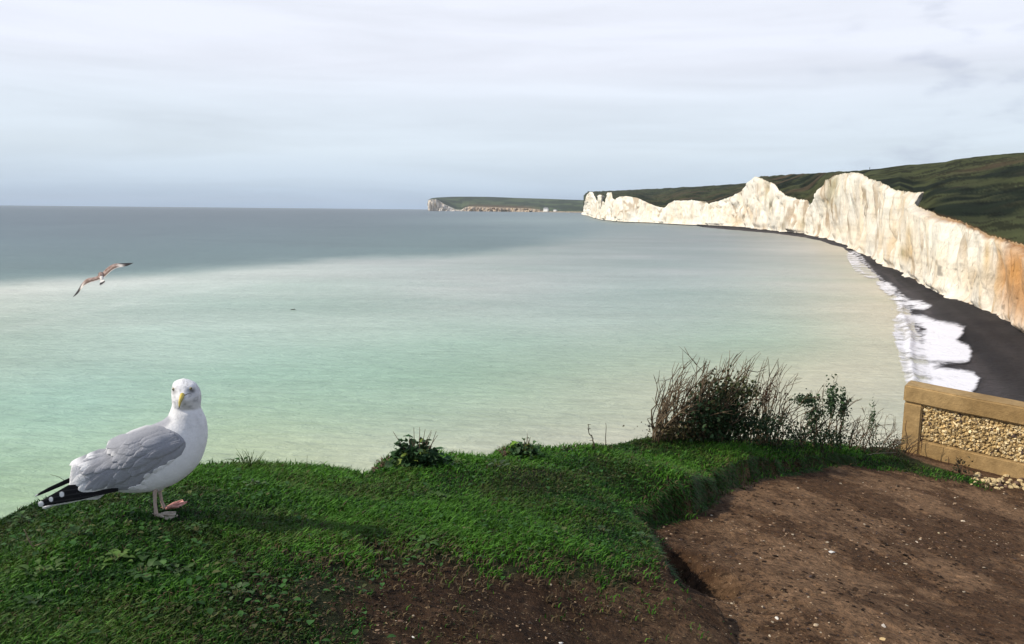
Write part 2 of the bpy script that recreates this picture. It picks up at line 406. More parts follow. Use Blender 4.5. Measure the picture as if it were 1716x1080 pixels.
# ================================================================== CHALK COAST
near_ctrl = np.array([
    (2300, 880, 640), (2100, 760, 545), (1900, 650, 480), (1800, 600, 446), (1716, 552, 410), (1690, 540, 403), (1660, 526, 396), (1640, 516, 384), (1600, 499, 368), (1575, 487, 361),
    (1555, 478, 353), (1542, 471, 347), (1534, 467.4, 341.5), (1532.5, 466.7, 334), (1531.5, 466.3, 323.5), (1519, 457, 322), (1502, 448.5, 319), (1497, 446, 317), (1486, 441, 311),
    (1484, 440, 310), (1472, 435, 304), (1460, 429, 301), (1448, 423, 294), (1446, 422, 291), (1430, 414, 290), (1410, 406, 291), (1395, 401, 296), (1383, 399, 303),
    (1375, 397, 322), (1365, 395, 340), (1360, 394, 350), (1356, 393, 343), (1354, 392.5, 337), (1335, 390.5, 333), (1315, 389, 327), (1305, 388, 318), (1298, 387, 308),
    (1290, 386, 306), (1278, 385, 300), (1266, 383, 297), (1255, 382, 306), (1242, 381, 321), (1225, 380, 330), (1205, 379, 337), (1188, 378, 342), (1184, 377.7, 339),
    (1160, 377, 336), (1130, 375.5, 337), (1120, 375, 342), (1114, 374.5, 349), (1100, 373.5, 346), (1085, 373, 340), (1068, 372.5, 332), (1050, 372, 329),
    (1038, 371, 330), (1035, 371, 337), (1027, 370, 333), (1025, 369.8, 323), (1018, 369, 323), (1016, 369, 341), (1010, 368, 337), (1009, 368, 327), (1003, 366, 327), (1001, 366, 338), (997, 365, 330),
    (993, 363, 322), (988, 361.5, 322), (983, 361, 332), (980, 360.3, 345), (976.5, 359.6, 358)], float)
sky_ctrl = np.array([(976, 330), (985, 322), (1050, 319), (1100, 317), (1200, 311), (1250, 308), (1275, 296), (1330, 292.5), (1400, 288.5), (1450, 285.5), (1500, 279), (1550, 274), (1585, 271), (1600, 267), (1640, 263), (1680, 259), (1716, 256), (1800, 248), (2000, 235), (2300, 225)], float)
dsky_ctrl = np.array([(976, 4600), (1050, 3400), (1115, 2500), (1200, 2000), (1250, 1800), (1290, 1300), (1400, 850), (1457, 590), (1550, 540), (1716, 450), (2000, 350), (2300, 300)], float)

def resample(ctrl, step):
    seg = np.hypot(np.diff(ctrl[:, 0]), 0.4 * np.diff(ctrl[:, 1])) + 0.4
    s = np.concatenate([[0], np.cumsum(seg)]); t = np.arange(0, s[-1], step)
    return [np.interp(t, s, ctrl[:, k]) for k in range(ctrl.shape[1])], t

def stain_and_shade(px, py, blobs, base):
    c = np.broadcast_to(base, px.shape + (3,)).copy()
    for bx, by, sx, sy, cc, st in blobs:
        w = st * np.exp(-(((px - bx) / sx) ** 2 + ((py - by) / sy) ** 2))
        c = c * (1 - w[..., None]) + np.array(cc) * w[..., None]
    return c

(cx_, cb_, ct_), ts = resample(near_ctrl, 0.45)
n = len(cx_)
Bp = at_z(cx_, cb_, np.full(n, 1.2))
dB = np.hypot(Bp[:, 0], Bp[:, 1])
# keep the distance growing from the near end to the far end
dB = np.maximum.accumulate(dB)
jag = fbm(ts * 0.35, 0 * ts, 0, 5, 4, 0.65) * np.interp(cx_, [976, 1100, 1200, 1350, 1700], [0.3, 0.5, 1.6, 2.6, 4.0])
dT = dB + 2 + 0.012 * dB
Tp = at_d(cx_, ct_ + jag, dT)
rows = 46
tt = np.linspace(0, 1, rows)
prof = tt ** 1.0
Vc = Bp[:, None] * (1 - prof)[None, :, None] + Tp[:, None] * prof[None, :, None]
# concave talus foot
arc = np.concatenate([[0], np.cumsum(np.hypot(*np.diff(Bp[:, :2], axis=0).T))])
Vc[..., 2] = Bp[:, None, 2] + (Tp[:, 2] - Bp[:, 2])[:, None] * tt[None]
tang = np.gradient(np.stack([np.convolve(np.pad(Bp[:, k], 20, 'edge'), np.ones(41) / 41, 'valid') for k in (0, 1)], -1), axis=0)
tang /= np.linalg.norm(tang, axis=1)[:, None] + 1e-9
nrm = np.stack([-tang[:, 1], tang[:, 0]], -1)
nrm *= np.sign((nrm * -Bp[:, :2]).sum(1) + 0 * nrm[:, 0])[:, None]
nrm = np.where((nrm[:, :1] > 0), -nrm, nrm)          # always towards the sea (left)
A_, Z_ = np.meshgrid(arc, np.ones(rows), indexing='ij'); Zz = Vc[..., 2]
px_scale = (dB / FPX)[:, None]
flute = fbm(A_ / (14 + px_scale * 14), Zz / 60, 0, 41, 3)
fine = fbm(A_ / (3.2 + px_scale * 6), Zz / 16, 0, 45, 4, 0.6)
ridge = 1 - np.abs(fbm(A_ / (24 + px_scale * 20), Zz / 90, 3, 47, 3)) * 2
fa_ = np.abs(fbm(A_ / (10 + px_scale * 9), Zz / 70, 9, 68, 4, .6)); disp = flute * 3.0 + fine * 1.9 + ridge * 2.4 - 2.2 * sstep(.14, 0, fa_)
env = sstep(0, 0.12, tt)[None] * sstep(1.0, 0.93, tt)[None] * 0.9 + 0.1
foot = 3.5 * np.exp(-tt / 0.07)[None] * (0.6 + 0.6 * fbm(A_ / 18, 0 * A_, 0, 49, 3))
sc_ = np.interp(dB, [60, 250, 900, 3000], [0.55, 1.0, 1.7, 3.0])[:, None]
Dd = disp * env * sc_ + foot * sc_
ov = np.interp(cx_, [1499, 1518, 1531, 1532.2, 1534], [0, 5, 14, 6, 0])[:, None] * tt[None] ** 7 * dB[:, None] / FPX
azc = np.arctan2(Bp[:, 0], Bp[:, 1])[:, None]; Vc[..., 0] += ov * np.cos(azc); Vc[..., 1] -= ov * np.sin(azc)
Vc[..., 0] += nrm[:, None, 0] * Dd; Vc[..., 1] += nrm[:, None, 1] * Dd
qx, qy, _ = proj(Vc)
white = np.array([0.80, 0.75, 0.655]); orange = (0.50, 0.24, 0.07); ochre = (0.55, 0.37, 0.15); green = (0.33, 0.29, 0.15); grey = (0.30, 0.25, 0.17)
blobs = [(1396, 312, 12, 24, green, 0.75), (1390, 335, 8, 14, green, 0.5), (1524, 395, 8, 22, ochre, 0.6), (1520, 425, 14, 16, ochre, 0.65), (1512, 424, 4, 9, green, 0.6),
         (1313, 377, 6, 11, grey, 0.8), (1340, 380, 7, 12, ochre, 0.5), (1345, 375, 5, 14, green, 0.45), (1285, 320, 3, 17, green, 0.6), (1292, 345, 4, 14, green, 0.55), (1236, 372, 12, 9, ochre, 0.5),  # grey patch paints the shade of a cave into the chalk colour
         (1150, 366, 16, 3, grey, 0.35), (1114, 369, 3, 6, grey, 0.8), (1052, 364, 4, 6, grey, 0.3), (1006, 340, 5, 4, green, 0.4), (1420, 385, 30, 10, ochre, 0.25), (1370, 380, 10, 12, ochre, 0.22),
         (1700, 455, 26, 60, orange, 0.95), (1720, 500, 34, 50, orange, 0.75), (1655, 425, 6, 30, ochre, 0.7), (1800, 520, 70, 90, orange, 0.9), (1640, 465, 40, 26, ochre, 0.35), (1560, 440, 40, 30, ochre, 0.18), (1440, 400, 40, 10, ochre, 0.15)]
bm = stain_and_shade(qx + fine * 6, qy + flute * 6, blobs, white)
crack = sstep(0.80, 0.97, 1 - np.abs(fbm(A_ / (9 + px_scale * 9), Zz / 45, 7, 65, 4)) * 2) * sstep(-.1, .3, fbm(A_ / 40, Zz / 25, 2, 67, 2))
bm = bm * (1 - crack[..., None] * np.array([0.36, 0.44, 0.52]))
lump = fbm(A_ / (10 + px_scale * 9), Zz / 22, 4, 69, 5, .6)
strata = fbm(Zz / (1.1 + px_scale * .7), A_ / 60, 0, 70, 3)
bm = bm * (1 - 0.16 * sstep(0.15, 0.5, strata)[..., None] * np.interp(qx, [1300, 1500], [0.4, 1])[..., None])
bm = bm * (1 - 0.14 * sstep(0.05, 0.4, lump)[..., None] * np.array([0.5, 0.75, 1.0]))
streak = fbm(A_ / (1.6 + px_scale * 3), Zz / 22, 0, 61, 4, 0.6)
bm = bm * (1 - 0.28 * sstep(0.05, 0.5, streak)[..., None] * np.array([0.35, 0.7, 1.15]) * np.interp(qx, [1350, 1500, 1716], [0.6, 0.9, 1.5])[..., None])
pock = fbm(A_ / (0.9 + px_scale), Zz / 1.3, 0, 63, 3)
bm = bm * (1 - 0.55 * (sstep(0.34, 0.5, pock) * sstep(1480, 1560, qx) * np.exp(-((tt[None] - 0.33) / 0.2) ** 2))[..., None])
# brown soil lip on the lower right cliffs
rel = (ct_ + jag)[:, None]
lip = sstep(9, 1, qy - rel - 2.2 * flute) * sstep(1525, 1600, qx)
bm = bm * (1 - lip[..., None]) + np.array((0.33, 0.16, 0.06)) * lip[..., None]
lip2 = sstep(1.6, 0.2, qy - rel) * sstep(1180, 1300, qx) * 0.5
bm = bm * (1 - lip2[..., None]) + np.array((0.5, 0.42, 0.26)) * lip2[..., None]
cliff = mk('cliff', Vc, grid_faces(n, rows), M_chalk, colr=bm.reshape(-1, 3)); tag(cliff, kind='structure')

# downs behind the cliff edge
rows2 = 70
t2 = np.linspace(0, 1, rows2)
hx = np.concatenate([np.arange(978, 1100, 0.6), np.arange(1100, 1760, 0.9), np.arange(1760, 2300, 4)])
topc = Vc[:, -1]; tqx, tqy, _ = proj(topc); td = np.hypot(topc[:, 0], topc[:, 1])
# lowest visible rim and farthest rim distance in every column
hy = np.full(len(hx), -1e9); hd = np.zeros(len(hx))
for k in range(len(hx)):
    m_ = np.abs(tqx - hx[k]) < 2.2
    if not m_.any(): m_ = np.abs(tqx - hx[k]) == np.abs(tqx - hx[k]).min()
    hy[k] = tqy[m_].max(); hd[k] = td[m_].max()
ker = lambda v, n_: np.convolve(np.pad(v, n_, 'edge'), np.ones(2 * n_ + 1) / (2 * n_ + 1), 'valid')
wmax = lambda v, n_: np.max(np.stack([np.pad(v, n_, 'edge')[q:q + len(v)] for q in range(2 * n_ + 1)]), 0)
hd = ker(wmax(hd, 8), 9) * 1.01 + 1
hy0 = ker(wmax(hy, 13), 12) + 1.5
dtop = hd; qtx = hx; qty = hy0
ysk = np.interp(hx, sky_ctrl[:, 0], sky_ctrl[:, 1]); dsk = np.interp(hx, dsky_ctrl[:, 0], dsky_ctrl[:, 1])
dsk = np.maximum(dsk, dtop * 1.12); n = len(hx)
DD = dtop[:, None] * (dsk / dtop)[:, None] ** t2[None]
fy_ = 1 - (1 - t2) ** 1.25
YY = qty[:, None] + np.minimum(ysk - qty, -0.3)[:, None] * fy_[None]
PXs = np.broadcast_to(qtx[:, None], YY.shape)
Vh = at_d(PXs, YY, DD)
h1 = fbm(Vh[..., 0] / 26, Vh[..., 1] / 40, 0, 71, 5, 0.6)
Vh[..., 2] += h1 * 0.0022 * DD * sstep(0, 0.1, t2)[None] * (1 - 0.35 * sstep(0.85, 1, t2))[None]
back = Vh[:, -1:].repeat(6, 1).copy(); kk = np.arange(1, 7)
back[..., 0] *= (1 + 0.12 * kk)[None]; back[..., 1] *= (1 + 0.12 * kk)[None]; back[..., 2] -= (back[..., 2] - 0) * (kk / 6.0)[None] ** 1.5
Vh2 = np.concatenate([Vh, back], 1)
g1 = fbm(Vh2[..., 0] / 55, Vh2[..., 1] / 75, 0, 81, 5, 0.55); g2 = fbm(Vh2[..., 0] / 12, Vh2[..., 1] / 20, 0, 83, 4, 0.6)
dark = np.array((0.010, 0.015, 0.008)); mid = np.array((0.046, 0.052, 0.022)); brown = np.array((0.078, 0.055, 0.033))
w = sstep(-0.16, 0.16, g1 + 0.55 * g2 + 0.10 - 0.25 * np.exp(-((proj(Vh2)[1] - 325) / 14) ** 2) * sstep(1500, 1650, proj(Vh2)[0]))[..., None]
hc = dark * (1 - w) + mid * w
scr = sstep(0.12, 0.3, fbm(Vh2[..., 0] / 6, Vh2[..., 1] / 9, 0, 85, 4, .6) + 0.5 * g1)[..., None]; hc = hc * (1 - 0.6 * scr)
wb = (sstep(0.12, 0.35, fbm(Vh2[..., 0] / 70, Vh2[..., 1] / 40, 5, 87, 4)) * 0.6)[..., None]
hc = hc * (1 - wb) + brown * wb
hxx, hyy, _ = proj(Vh2)
lipb = (np.exp(-((hyy - hy[:, None]) / 3.0) ** 2) * sstep(1500, 1560, hxx) * 0.7)[..., None]
hc = hc * (1 - lipb) + np.array((0.12, 0.06, 0.025)) * lipb
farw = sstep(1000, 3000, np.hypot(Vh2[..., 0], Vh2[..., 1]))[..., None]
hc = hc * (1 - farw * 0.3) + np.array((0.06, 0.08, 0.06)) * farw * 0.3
hill = mk('hills', Vh2, grid_faces(n, rows2 + 6), M_down, colr=hc.reshape(-1, 3)); tag(hill, kind='structure')

# far headland across the bay
fh = np.array([  # px, base y, cliff top y, skyline y
    (716, 353.2, 345, 344.6), (717.5, 353.3, 336, 335.6), (723, 353.5, 334.6, 332.5), (733, 353.8, 335, 331.3), (740, 353.9, 340, 331), (747, 354, 344, 330.7), (757, 354.2, 349, 330.2), (765, 354.4, 352.8, 330),
    (774, 354.6, 353, 330), (778, 354.6, 349.6, 330), (786, 354.7, 347, 330), (816, 355, 348.3, 330.2), (840, 355.2, 348.8, 331), (863, 355.3, 350, 332), (885, 355.5, 350.4, 332.6), (905, 355.7, 352.4, 333.2),
    (912, 355.8, 355, 333.4), (945, 356.2, 355.6, 334.6), (985, 356.6, 356, 336), (1040, 357.2, 356.6, 338)], float)
(fx, fb, fc, fs), tf = resample(fh, 0.5)
nf = len(fx)
Bf = at_z(fx, fb, np.full(nf, 0.3)); dF = np.interp(fx, [716, 765, 850, 1040], [7000, 7000, 6900, 6000])
Bf = at_d(fx, fb, dF); Bf[:, 2] = np.minimum(Bf[:, 2], 0) - 2
Cf = at_d(fx, fc + 0.3 * noise(tf * 0.9, 0 * tf), dF + 60)
rws = 14; tq = np.linspace(0, 1, rws)
Vf = Bf[:, None] * (1 - tq)[None, :, None] + Cf[:, None] * tq[None, :, None]
ds = fbm(tf[:, None] / 3.0, tq[None] * 1.5, 0, 91, 3) * 70
Vf[..., 1] += ds; Vf[..., 0] += ds * 0.2
fq = fx[:, None] + 0 * tq[None]
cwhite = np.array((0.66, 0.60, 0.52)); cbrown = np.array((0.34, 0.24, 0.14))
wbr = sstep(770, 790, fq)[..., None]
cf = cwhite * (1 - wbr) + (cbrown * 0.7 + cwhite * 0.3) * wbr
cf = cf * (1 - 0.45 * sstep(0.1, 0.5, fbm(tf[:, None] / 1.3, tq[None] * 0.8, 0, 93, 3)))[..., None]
rg = 16; tg = np.linspace(0, 1, rg)
Sk = at_d(fx[:, None] + 0 * tg[None], fc[:, None] + (fs - fc)[:, None] * (1 - (1 - tg) ** 1.2)[None], (dF + 60)[:, None] + 1900 * tg[None])
bk = Sk[:, -1:].copy(); bk[..., 1] += 900; bk[..., 2] = -5
Vall = np.concatenate([Vf, Sk[:, 1:], bk], 1)
Xg, Yg = Sk[:, 1:, 0], Sk[:, 1:, 1]
gg = fbm(Xg / 160, Yg / 260, 0, 95, 4)
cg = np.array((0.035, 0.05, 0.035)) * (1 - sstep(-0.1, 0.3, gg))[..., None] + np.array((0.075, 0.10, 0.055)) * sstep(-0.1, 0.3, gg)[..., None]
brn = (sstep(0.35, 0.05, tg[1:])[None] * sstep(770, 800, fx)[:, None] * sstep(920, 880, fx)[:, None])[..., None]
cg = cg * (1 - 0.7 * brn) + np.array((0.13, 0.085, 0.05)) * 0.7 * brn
call = np.concatenate([cf, cg, cg[:, -1:]], 1)
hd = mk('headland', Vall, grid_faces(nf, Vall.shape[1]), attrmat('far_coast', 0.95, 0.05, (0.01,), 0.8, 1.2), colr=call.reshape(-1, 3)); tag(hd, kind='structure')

# white cottages on the far shore
def cottage(px, py, wpx, hpx, label, nwin):
    d = 6650.0
    base = at_d(px, py, d); k = d / FPX; Wd = wpx * k; Hh = hpx * k
    t = thing('cottage', label, 'house', tuple(base), R(-42), 'white cottages on the far shore')
    g = Geo(); D2 = 14
    def bx(g, x0, x1, y0, y1, z0, z1, c):
        V = [(x, y, z) for x in (x0, x1) for y in (y0, y1) for z in (z0, z1)]
        g.add(V, [(0, 1, 3, 2), (4, 6, 7, 5), (0, 4, 5, 1), (2, 3, 7, 6), (0, 2, 6, 4), (1, 5, 7, 3)], c)
    bx(g, -Wd / 2, Wd / 2, 0, D2, -12, Hh * 0.55, (0.78, 0.78, 0.76)); g.build('wall', M_house, t, False)
    g = Geo(); x = Wd / 2 + 0.5; z0 = Hh * 0.55; z1 = Hh
    g.addm([(-x, -1, z0), (x, -1, z0), (x, D2 + 1, z0), (-x, D2 + 1, z0), (-x, D2 / 2, z1), (x, D2 / 2, z1)], [[(0, 1, 5, 4), (2, 3, 4, 5), (3, 2, 1, 0)], [(1, 2, 5), (3, 0, 4)]], (0.22, 0.23, 0.25))
    rf = g.build('roof', M_house, t, False)
    for s in (-0.3, 0.3):
        g = Geo(); bx(g, s * Wd - 1, s * Wd + 1, D2 / 2 - 1, D2 / 2 + 1, z1 - 2, z1 + 3, (0.4, 0.3, 0.25)); g.build('chimney', M_house, rf, False)
    for i in range(nwin):
        g = Geo(); xc = (i + 0.5) / nwin * Wd - Wd / 2; bx(g, xc - 1, xc + 1, -0.3, 0.2, Hh * 0.2, Hh * 0.42, (0.05, 0.06, 0.08)); g.build('window', M_house, t, False)
cottage(914, 352.6, 9, 4.4, 'larger white cottage row with dark roof on the far bay shore', 5)
cottage(929.5, 353.6, 6, 2.4, 'smaller low white cottage right of the larger one on the far bay shore', 3)

# beach
outer = np.array([(1180, 1180, 381.5), (1300, 1297, 391.5), (1350, 1346, 398), (1380, 1376, 404), (1400, 1392, 410), (1416, 1412, 415), (1450, 1432, 430), (1500, 1466, 460), (1560, 1500, 495), (1600, 1530, 528), (1660, 1548, 580), (1716, 1560, 630), (1800, 1580, 710), (1900, 1620, 810), (2100, 1700, 1000), (2300, 1900, 1200)], float)
sel = (cx_ > 1165) & (np.r_[True, np.diff(dB) > 1e-6])
sel = np.where(sel)[0][::2]
bp = Bp[sel].copy(); 
bp[:, :2] -= nrm[sel] * 1.5
ox = np.interp(cx_[sel], outer[:, 0], outer[:, 1]); oy = np.interp(cx_[sel], outer[:, 0], outer[:, 2])
op = at_z(ox, oy, np.zeros(len(sel)))
tb = np.linspace(0, 1.6, 40)
Vb = bp[:, None] * (1 - tb)[None, :, None] + op[:, None] * tb[None, :, None]
zb = 2.0 * (1 - tb); Vb[..., 2] = zb[None]
Vb[..., 2] += fbm(Vb[..., 0] / 9, Vb[..., 1] / 9, 0, 101, 4) * 0.30 * sstep(0, .1, tb)[None] * sstep(1.3, 0.8, tb)[None]
wet = sstep(0.5, 0.85, tb[None] + 0.08 * fbm(Vb[..., 0] / 12, Vb[..., 1] / 12, 0, 103, 3))[..., None]
bank = fbm(tb[None] * 7 + 0.4 * fbm(Vb[..., 0] / 30, Vb[..., 1] / 30, 0, 107, 3), Vb[..., 1] / 60, 0, 108, 3)[..., None]
bc = (np.array((0.024, 0.021, 0.021)) * (1 - wet) + np.array((0.042, 0.038, 0.040)) * wet) * (1 + 0.9 * bank * np.array((1.0, .93, .86)))
cw = (np.exp(-tb / 0.03)[None] * sstep(-0.3, 0.4, fbm(Vb[..., 0] / 5, Vb[..., 1] / 5, 0, 105, 3)))[..., None]
bc = bc * (1 - cw) + np.array((0.62, 0.56, 0.45)) * cw
beach = mk('beach', Vb, grid_faces(len(sel), len(tb)), M_shingle, colr=bc.reshape(-1, 3)); tag(beach, kind='structure')

# surf: a sheet of foam riding up the shingle
swash = [(1417, 417), (1432, 422), (1442, 430), (1446, 444), (1452, 456), (1472, 463), (1488, 471), (1500, 478), (1511, 489), (1504, 493), (1530, 500), (1559, 512), (1548, 519), (1528, 524), (1545, 530), (1575, 540), (1600, 544), (1616, 549),
         (1612, 560), (1603, 570), (1622, 580), (1629, 594), (1622, 604), (1590, 609), (1565, 616), (1600, 620), (1632, 625), (1640, 634), (1634, 648), (1624, 662), (1600, 720), (1540, 760), (1530, 700), (1518, 655),
         (1512, 635), (1505, 610), (1500, 585), (1494, 560), (1495, 535), (1505, 520), (1495, 505), (1478, 492), (1466, 476), (1446, 464), (1424, 452), (1415, 438)]
sel2 = np.where((cx_ > 1395) & (np.r_[True, np.diff(dB) > 1e-6]))[0]
bp2 = Bp[sel2]; ox = np.interp(cx_[sel2], outer[:, 0], outer[:, 1]); oy = np.interp(cx_[sel2], outer[:, 0], outer[:, 2]); op2 = at_z(ox, oy, np.zeros(len(sel2)))
tf2 = np.linspace(0.12, 1.75, 220)
Vm = bp2[:, None] * (1 - tf2)[None, :, None] + op2[:, None] * tf2[None, :, None]
bz = 2.0 * (1 - tf2) + 0
fz = fbm(Vm[..., 0] / 3.5, Vm[..., 1] / 3.5, 0, 111, 4, 0.6)
Vm[..., 2] = np.maximum(bz, 0)[None] + 0.22 + 0.0 * fz
qx, qy, _ = proj(Vm)
sd_ = sdist(np.stack([qx, qy], -1), swash)
# breaking crest along the seaward side, long runs of swash behind it
cr_x = np.interp(qy, [419, 440, 460, 480, 500, 530, 560, 600, 640, 700], [1424, 1436, 1452, 1478, 1502, 1506, 1516, 1520, 1524, 1545])
crest = np.exp(-((qx - cr_x - 6 - 5 * fz) / 6.5) ** 2) * sstep(470, 500, qy)
Vm[..., 2] += crest * (0.30 + 0.45 * fz)
soft_r = np.interp(qx - cr_x, [0, 30, 70], [5, 5.5, 5])
fd = (sd_ + 2.5 * sstep(20, 50, qx - cr_x)) / soft_r + 0.5 * fz - 0.1
lobe = sstep(22, 45, qx - cr_x); den = np.clip(fd + 0.3 * lobe, -2.5, 1.0 + 0.6 * lobe)
def gblob(x, y, sx, sy): return np.exp(-(((qx - x) / sx) ** 2 + ((qy - y) / sy) ** 2))
thin = gblob(1531, 560, 16, 7) * 1.0 + gblob(1543, 552, 12, 4) * 1.5 + gblob(1575, 607, 30, 4) * 1.3 + gblob(1535, 605, 18, 5) * 0.7 + gblob(1525, 521, 22, 5) * 1.0 + gblob(1560, 634, 34, 4) * 0.7 + gblob(1540, 645, 24, 4) * .6 + gblob(1452, 447, 8, 5) * .8 + gblob(1500, 497, 16, 3) * .9 + gblob(1475, 468, 14, 3) * .6
den = den - 0.85 * thin - 0.45 * (1 - 0.8 * lobe) * sstep(0.05, -0.35, fbm(Vm[..., 0] / 6, Vm[..., 1] / 5, 0, 117, 5, .6)) - 0.25 * (1 - sstep(8, 22, qx - cr_x)) * sstep(0.2, -0.2, fz)
den = den + crest * 0.3
bandw = np.interp(qy, [415, 440, 500, 560, 650], [8, 14, 16, 26, 26])
band = sstep(-7, 2, qx - cr_x + 4 * fz) * sstep(bandw + 10, bandw, qx - cr_x) * sstep(416, 424, qy)
den = np.maximum(den, band * (1.15 + 0.9 * fz) - 0.75)
line2 = np.exp(-((qx - cr_x + 9 + 4 * fbm(Vm[..., 1] / 12, 0 * fz, 0, 118, 3)) / 2.2) ** 2) * sstep(470, 520, qy) * sstep(-.1, .4, fz)
den = np.maximum(den, line2 * 1.1 - 0.6)
foam = mk('surf', Vm, grid_faces(len(sel2), len(tf2)), M_foam, extra={'den': den.reshape(-1)}); tag(foam, kind='stuff', label='white foaming surf washing up the dark shingle beach', cat='surf')

# drifting piece of wood on the water
dp = at_z(491, 519.3, 0.03)
g = Geo(); pts = [dp + np.array([x, 0.12 * math.sin(x * 2), 0.04 * math.cos(x * 3)]) for x in np.linspace(-0.5, 0.5, 7)]
g.tube(pts, [0.03, .06, .07, .07, .06, .05, .03], 8, (0.05, 0.045, 0.035)); g.tube([pts[4], pts[4] + np.array([0.15, 0.05, 0.25])], [0.04, 0.02], 5, (0.05, 0.045, 0.035))
lg_ = g.build('driftwood', M_twig, origin=dp); tag(lg_, 'small dark piece of driftwood floating alone on the pale green sea', 'driftwood')

# person on the skyline
def person():
    k = np.argmin(np.abs(qtx - 1457))
    # foot on the ridge
    j = rows2 - 3; f = Vh[k, j]
    t = thing('person', 'tiny dark figure walking on the skyline of the green down', 'person', tuple(f), 0.4)
    g = Geo()
    me = bpy.data.meshes.new('body'); 
    pts = {'pel': (0, 0, .95), 'che': (0.02, 0, 1.35), 'nec': (0.03, 0, 1.5), 'hed': (0.05, 0, 1.62), 'hdt': (0.05, 0, 1.76), 'sl': (0, .2, 1.42), 'el': (-.04, .25, 1.12), 'hl': (.08, .24, .88), 'sr': (0, -.2, 1.42), 'er': (.02, -.25, 1.12), 'hr': (.14, -.24, .92),
           'kl': (.14, .1, .5), 'al': (.08, .1, .08), 'tl': (.26, .1, .04), 'kr': (-.02, -.1, .5), 'ar': (-.22, -.1, .1), 'tr': (-.08, -.1, .04)}
    K = list(pts); ed = [('pel', 'che'), ('che', 'nec'), ('nec', 'hed'), ('hed', 'hdt'), ('che', 'sl'), ('sl', 'el'), ('el', 'hl'), ('che', 'sr'), ('sr', 'er'), ('er', 'hr'), ('pel', 'kl'), ('kl', 'al'), ('al', 'tl'), ('pel', 'kr'), ('kr', 'ar'), ('ar', 'tr')]
    me.from_pydata([pts[q] for q in K], [(K.index(a), K.index(b)) for a, b in ed], [])
    o = bpy.data.objects.new('body', me); link(o, t)
    sk = o.modifiers.new('Skin', 'SKIN'); r = {'pel': .17, 'che': .2, 'nec': .07, 'hed': .11, 'hdt': .08, 'sl': .09, 'sr': .09, 'el': .06, 'er': .06, 'hl': .05, 'hr': .05, 'kl': .09, 'kr': .09, 'al': .06, 'ar': .06, 'tl': .05, 'tr': .05}
    for i, q in enumerate(K): me.skin_vertices[0].data[i].radius = (r[q], r[q]); me.skin_vertices[0].data[i].use_root = (q == 'pel')
    o.modifiers.new('Sub', 'SUBSURF').levels = 1
    m, nt_, b = newmat('dark_clothes'); b.inputs['Base Color'].default_value = (0.012, 0.013, 0.016, 1); b.inputs['Roughness'].default_value = 0.9; me.materials.append(m)
    hg = Geo(); aa = np.linspace(0, 2 * math.pi, 9)[:-1]
    V = [(0.05 + rr_ * math.cos(a), rr_ * math.sin(a), z) for z, rr_ in ((1.62, .125), (1.72, .13), (1.8, .08)) for a in aa]; V.append((0.05, 0, 1.82))
    F = [(i * 8 + j_, i * 8 + (j_ + 1) % 8, (i + 1) * 8 + (j_ + 1) % 8, (i + 1) * 8 + j_) for i in range(2) for j_ in range(8)]
    hg.addm(V, [F, [(16 + j_, 16 + (j_ + 1) % 8, 24) for j_ in range(8)]], (0.02, 0.02, 0.025)); hg.build('hat', M_cloth, t)
person()

# ================================================================== NEAR GROUND
# heights relative to the eye
gz = [(0, 1080, -.85), (300, 1080, -.88), (560, 1080, -.96), (0, 875, -1.00), (-150, 960, -.98), (-150, 1150, -.85), (270, 872, -.885), (120, 880, -.92), (120, 832, -1.0), (230, 800, -1.0), (330, 781, -1.0), (420, 779, -1.03),
      (520, 785, -1.07), (600, 797, -1.12), (640, 797, -1.13), (660, 775, -1.15), (700, 762, -1.17), (760, 767, -1.2), (830, 772, -1.22), (860, 752, -1.24), (930, 752, -1.28), (1020, 750, -1.34), (1090, 737, -1.41), (1140, 729, -1.46), (1200, 735, -1.56),
      (1300, 741, -1.70), (1400, 748, -1.86), (1500, 755, -2.05), (1540, 760, -2.12), (400, 850, -.95), (600, 900, -1.02), (450, 950, -.93), (250, 960, -.87), (750, 850, -1.1), (850, 850, -1.15), (700, 960, -1.03), (900, 930, -1.11), (1000, 800, -1.27), (1050, 930, -1.19), (1100, 780, -1.36), (1150, 820, -1.33),
      (1180, 800, -1.40), (1250, 760, -1.56), (1320, 770, -1.69), (1000, 870, -1.19), (1050, 850, -1.32), (1130, 800, -1.30), (1020, 835, -1.27), (1450, 770, -1.9), (1560, 790, -2.0), (1640, 812, -2.03), (1100, 960, -1.21), (1000, 1000, -1.16), (1150, 1020, -1.24), (1190, 1035, -1.27)]
dz = [(560, 1080, -.96), (640, 1000, -1.02), (800, 1080, -1.08), (800, 980, -1.07), (950, 1000, -1.13), (1000, 1080, -1.17), (1150, 1080, -1.26), (1300, 1080, -1.33), (1716, 1080, -1.5), (1900, 1080, -1.6), (1500, 1000, -1.5), (1250, 1000, -1.37),
      (1130, 930, -1.38), (1165, 985, -1.38), (1215, 1000, -1.38), (1200, 945, -1.39), (1110, 885, -1.44), (1080, 885, -1.42), (1150, 862, -1.47), (1300, 880, -1.5), (1250, 830, -1.57), (1215, 820, -1.58), (1350, 800, -1.74), (1300, 785, -1.76), (1400, 778, -1.86), (1500, 900, -1.66), (1500, 790, -1.96), (1580, 800, -2.0), (1650, 820, -2.03), (1716, 812, -2.17),
      (1716, 860, -1.98), (1716, 940, -1.78), (1600, 950, -1.64), (1900, 860, -2.1), (1950, 860, -2.15)]
def wpts(L): 
    P_ = np.array([at_z(a, b, H + z) for a, b, z in L]); return P_[:, :2], np.array([z for a, b, z in L])
gP, gv = wpts(gz); dP, dv = wpts(dz)
anch = np.array([(-3, -3), (0, -4), (4, -3), (10, 0), (12, 6), (-8, -6)], float); av = np.array([-1.0, -1.3, -1.6, -1.9, -2.4, -1.1])
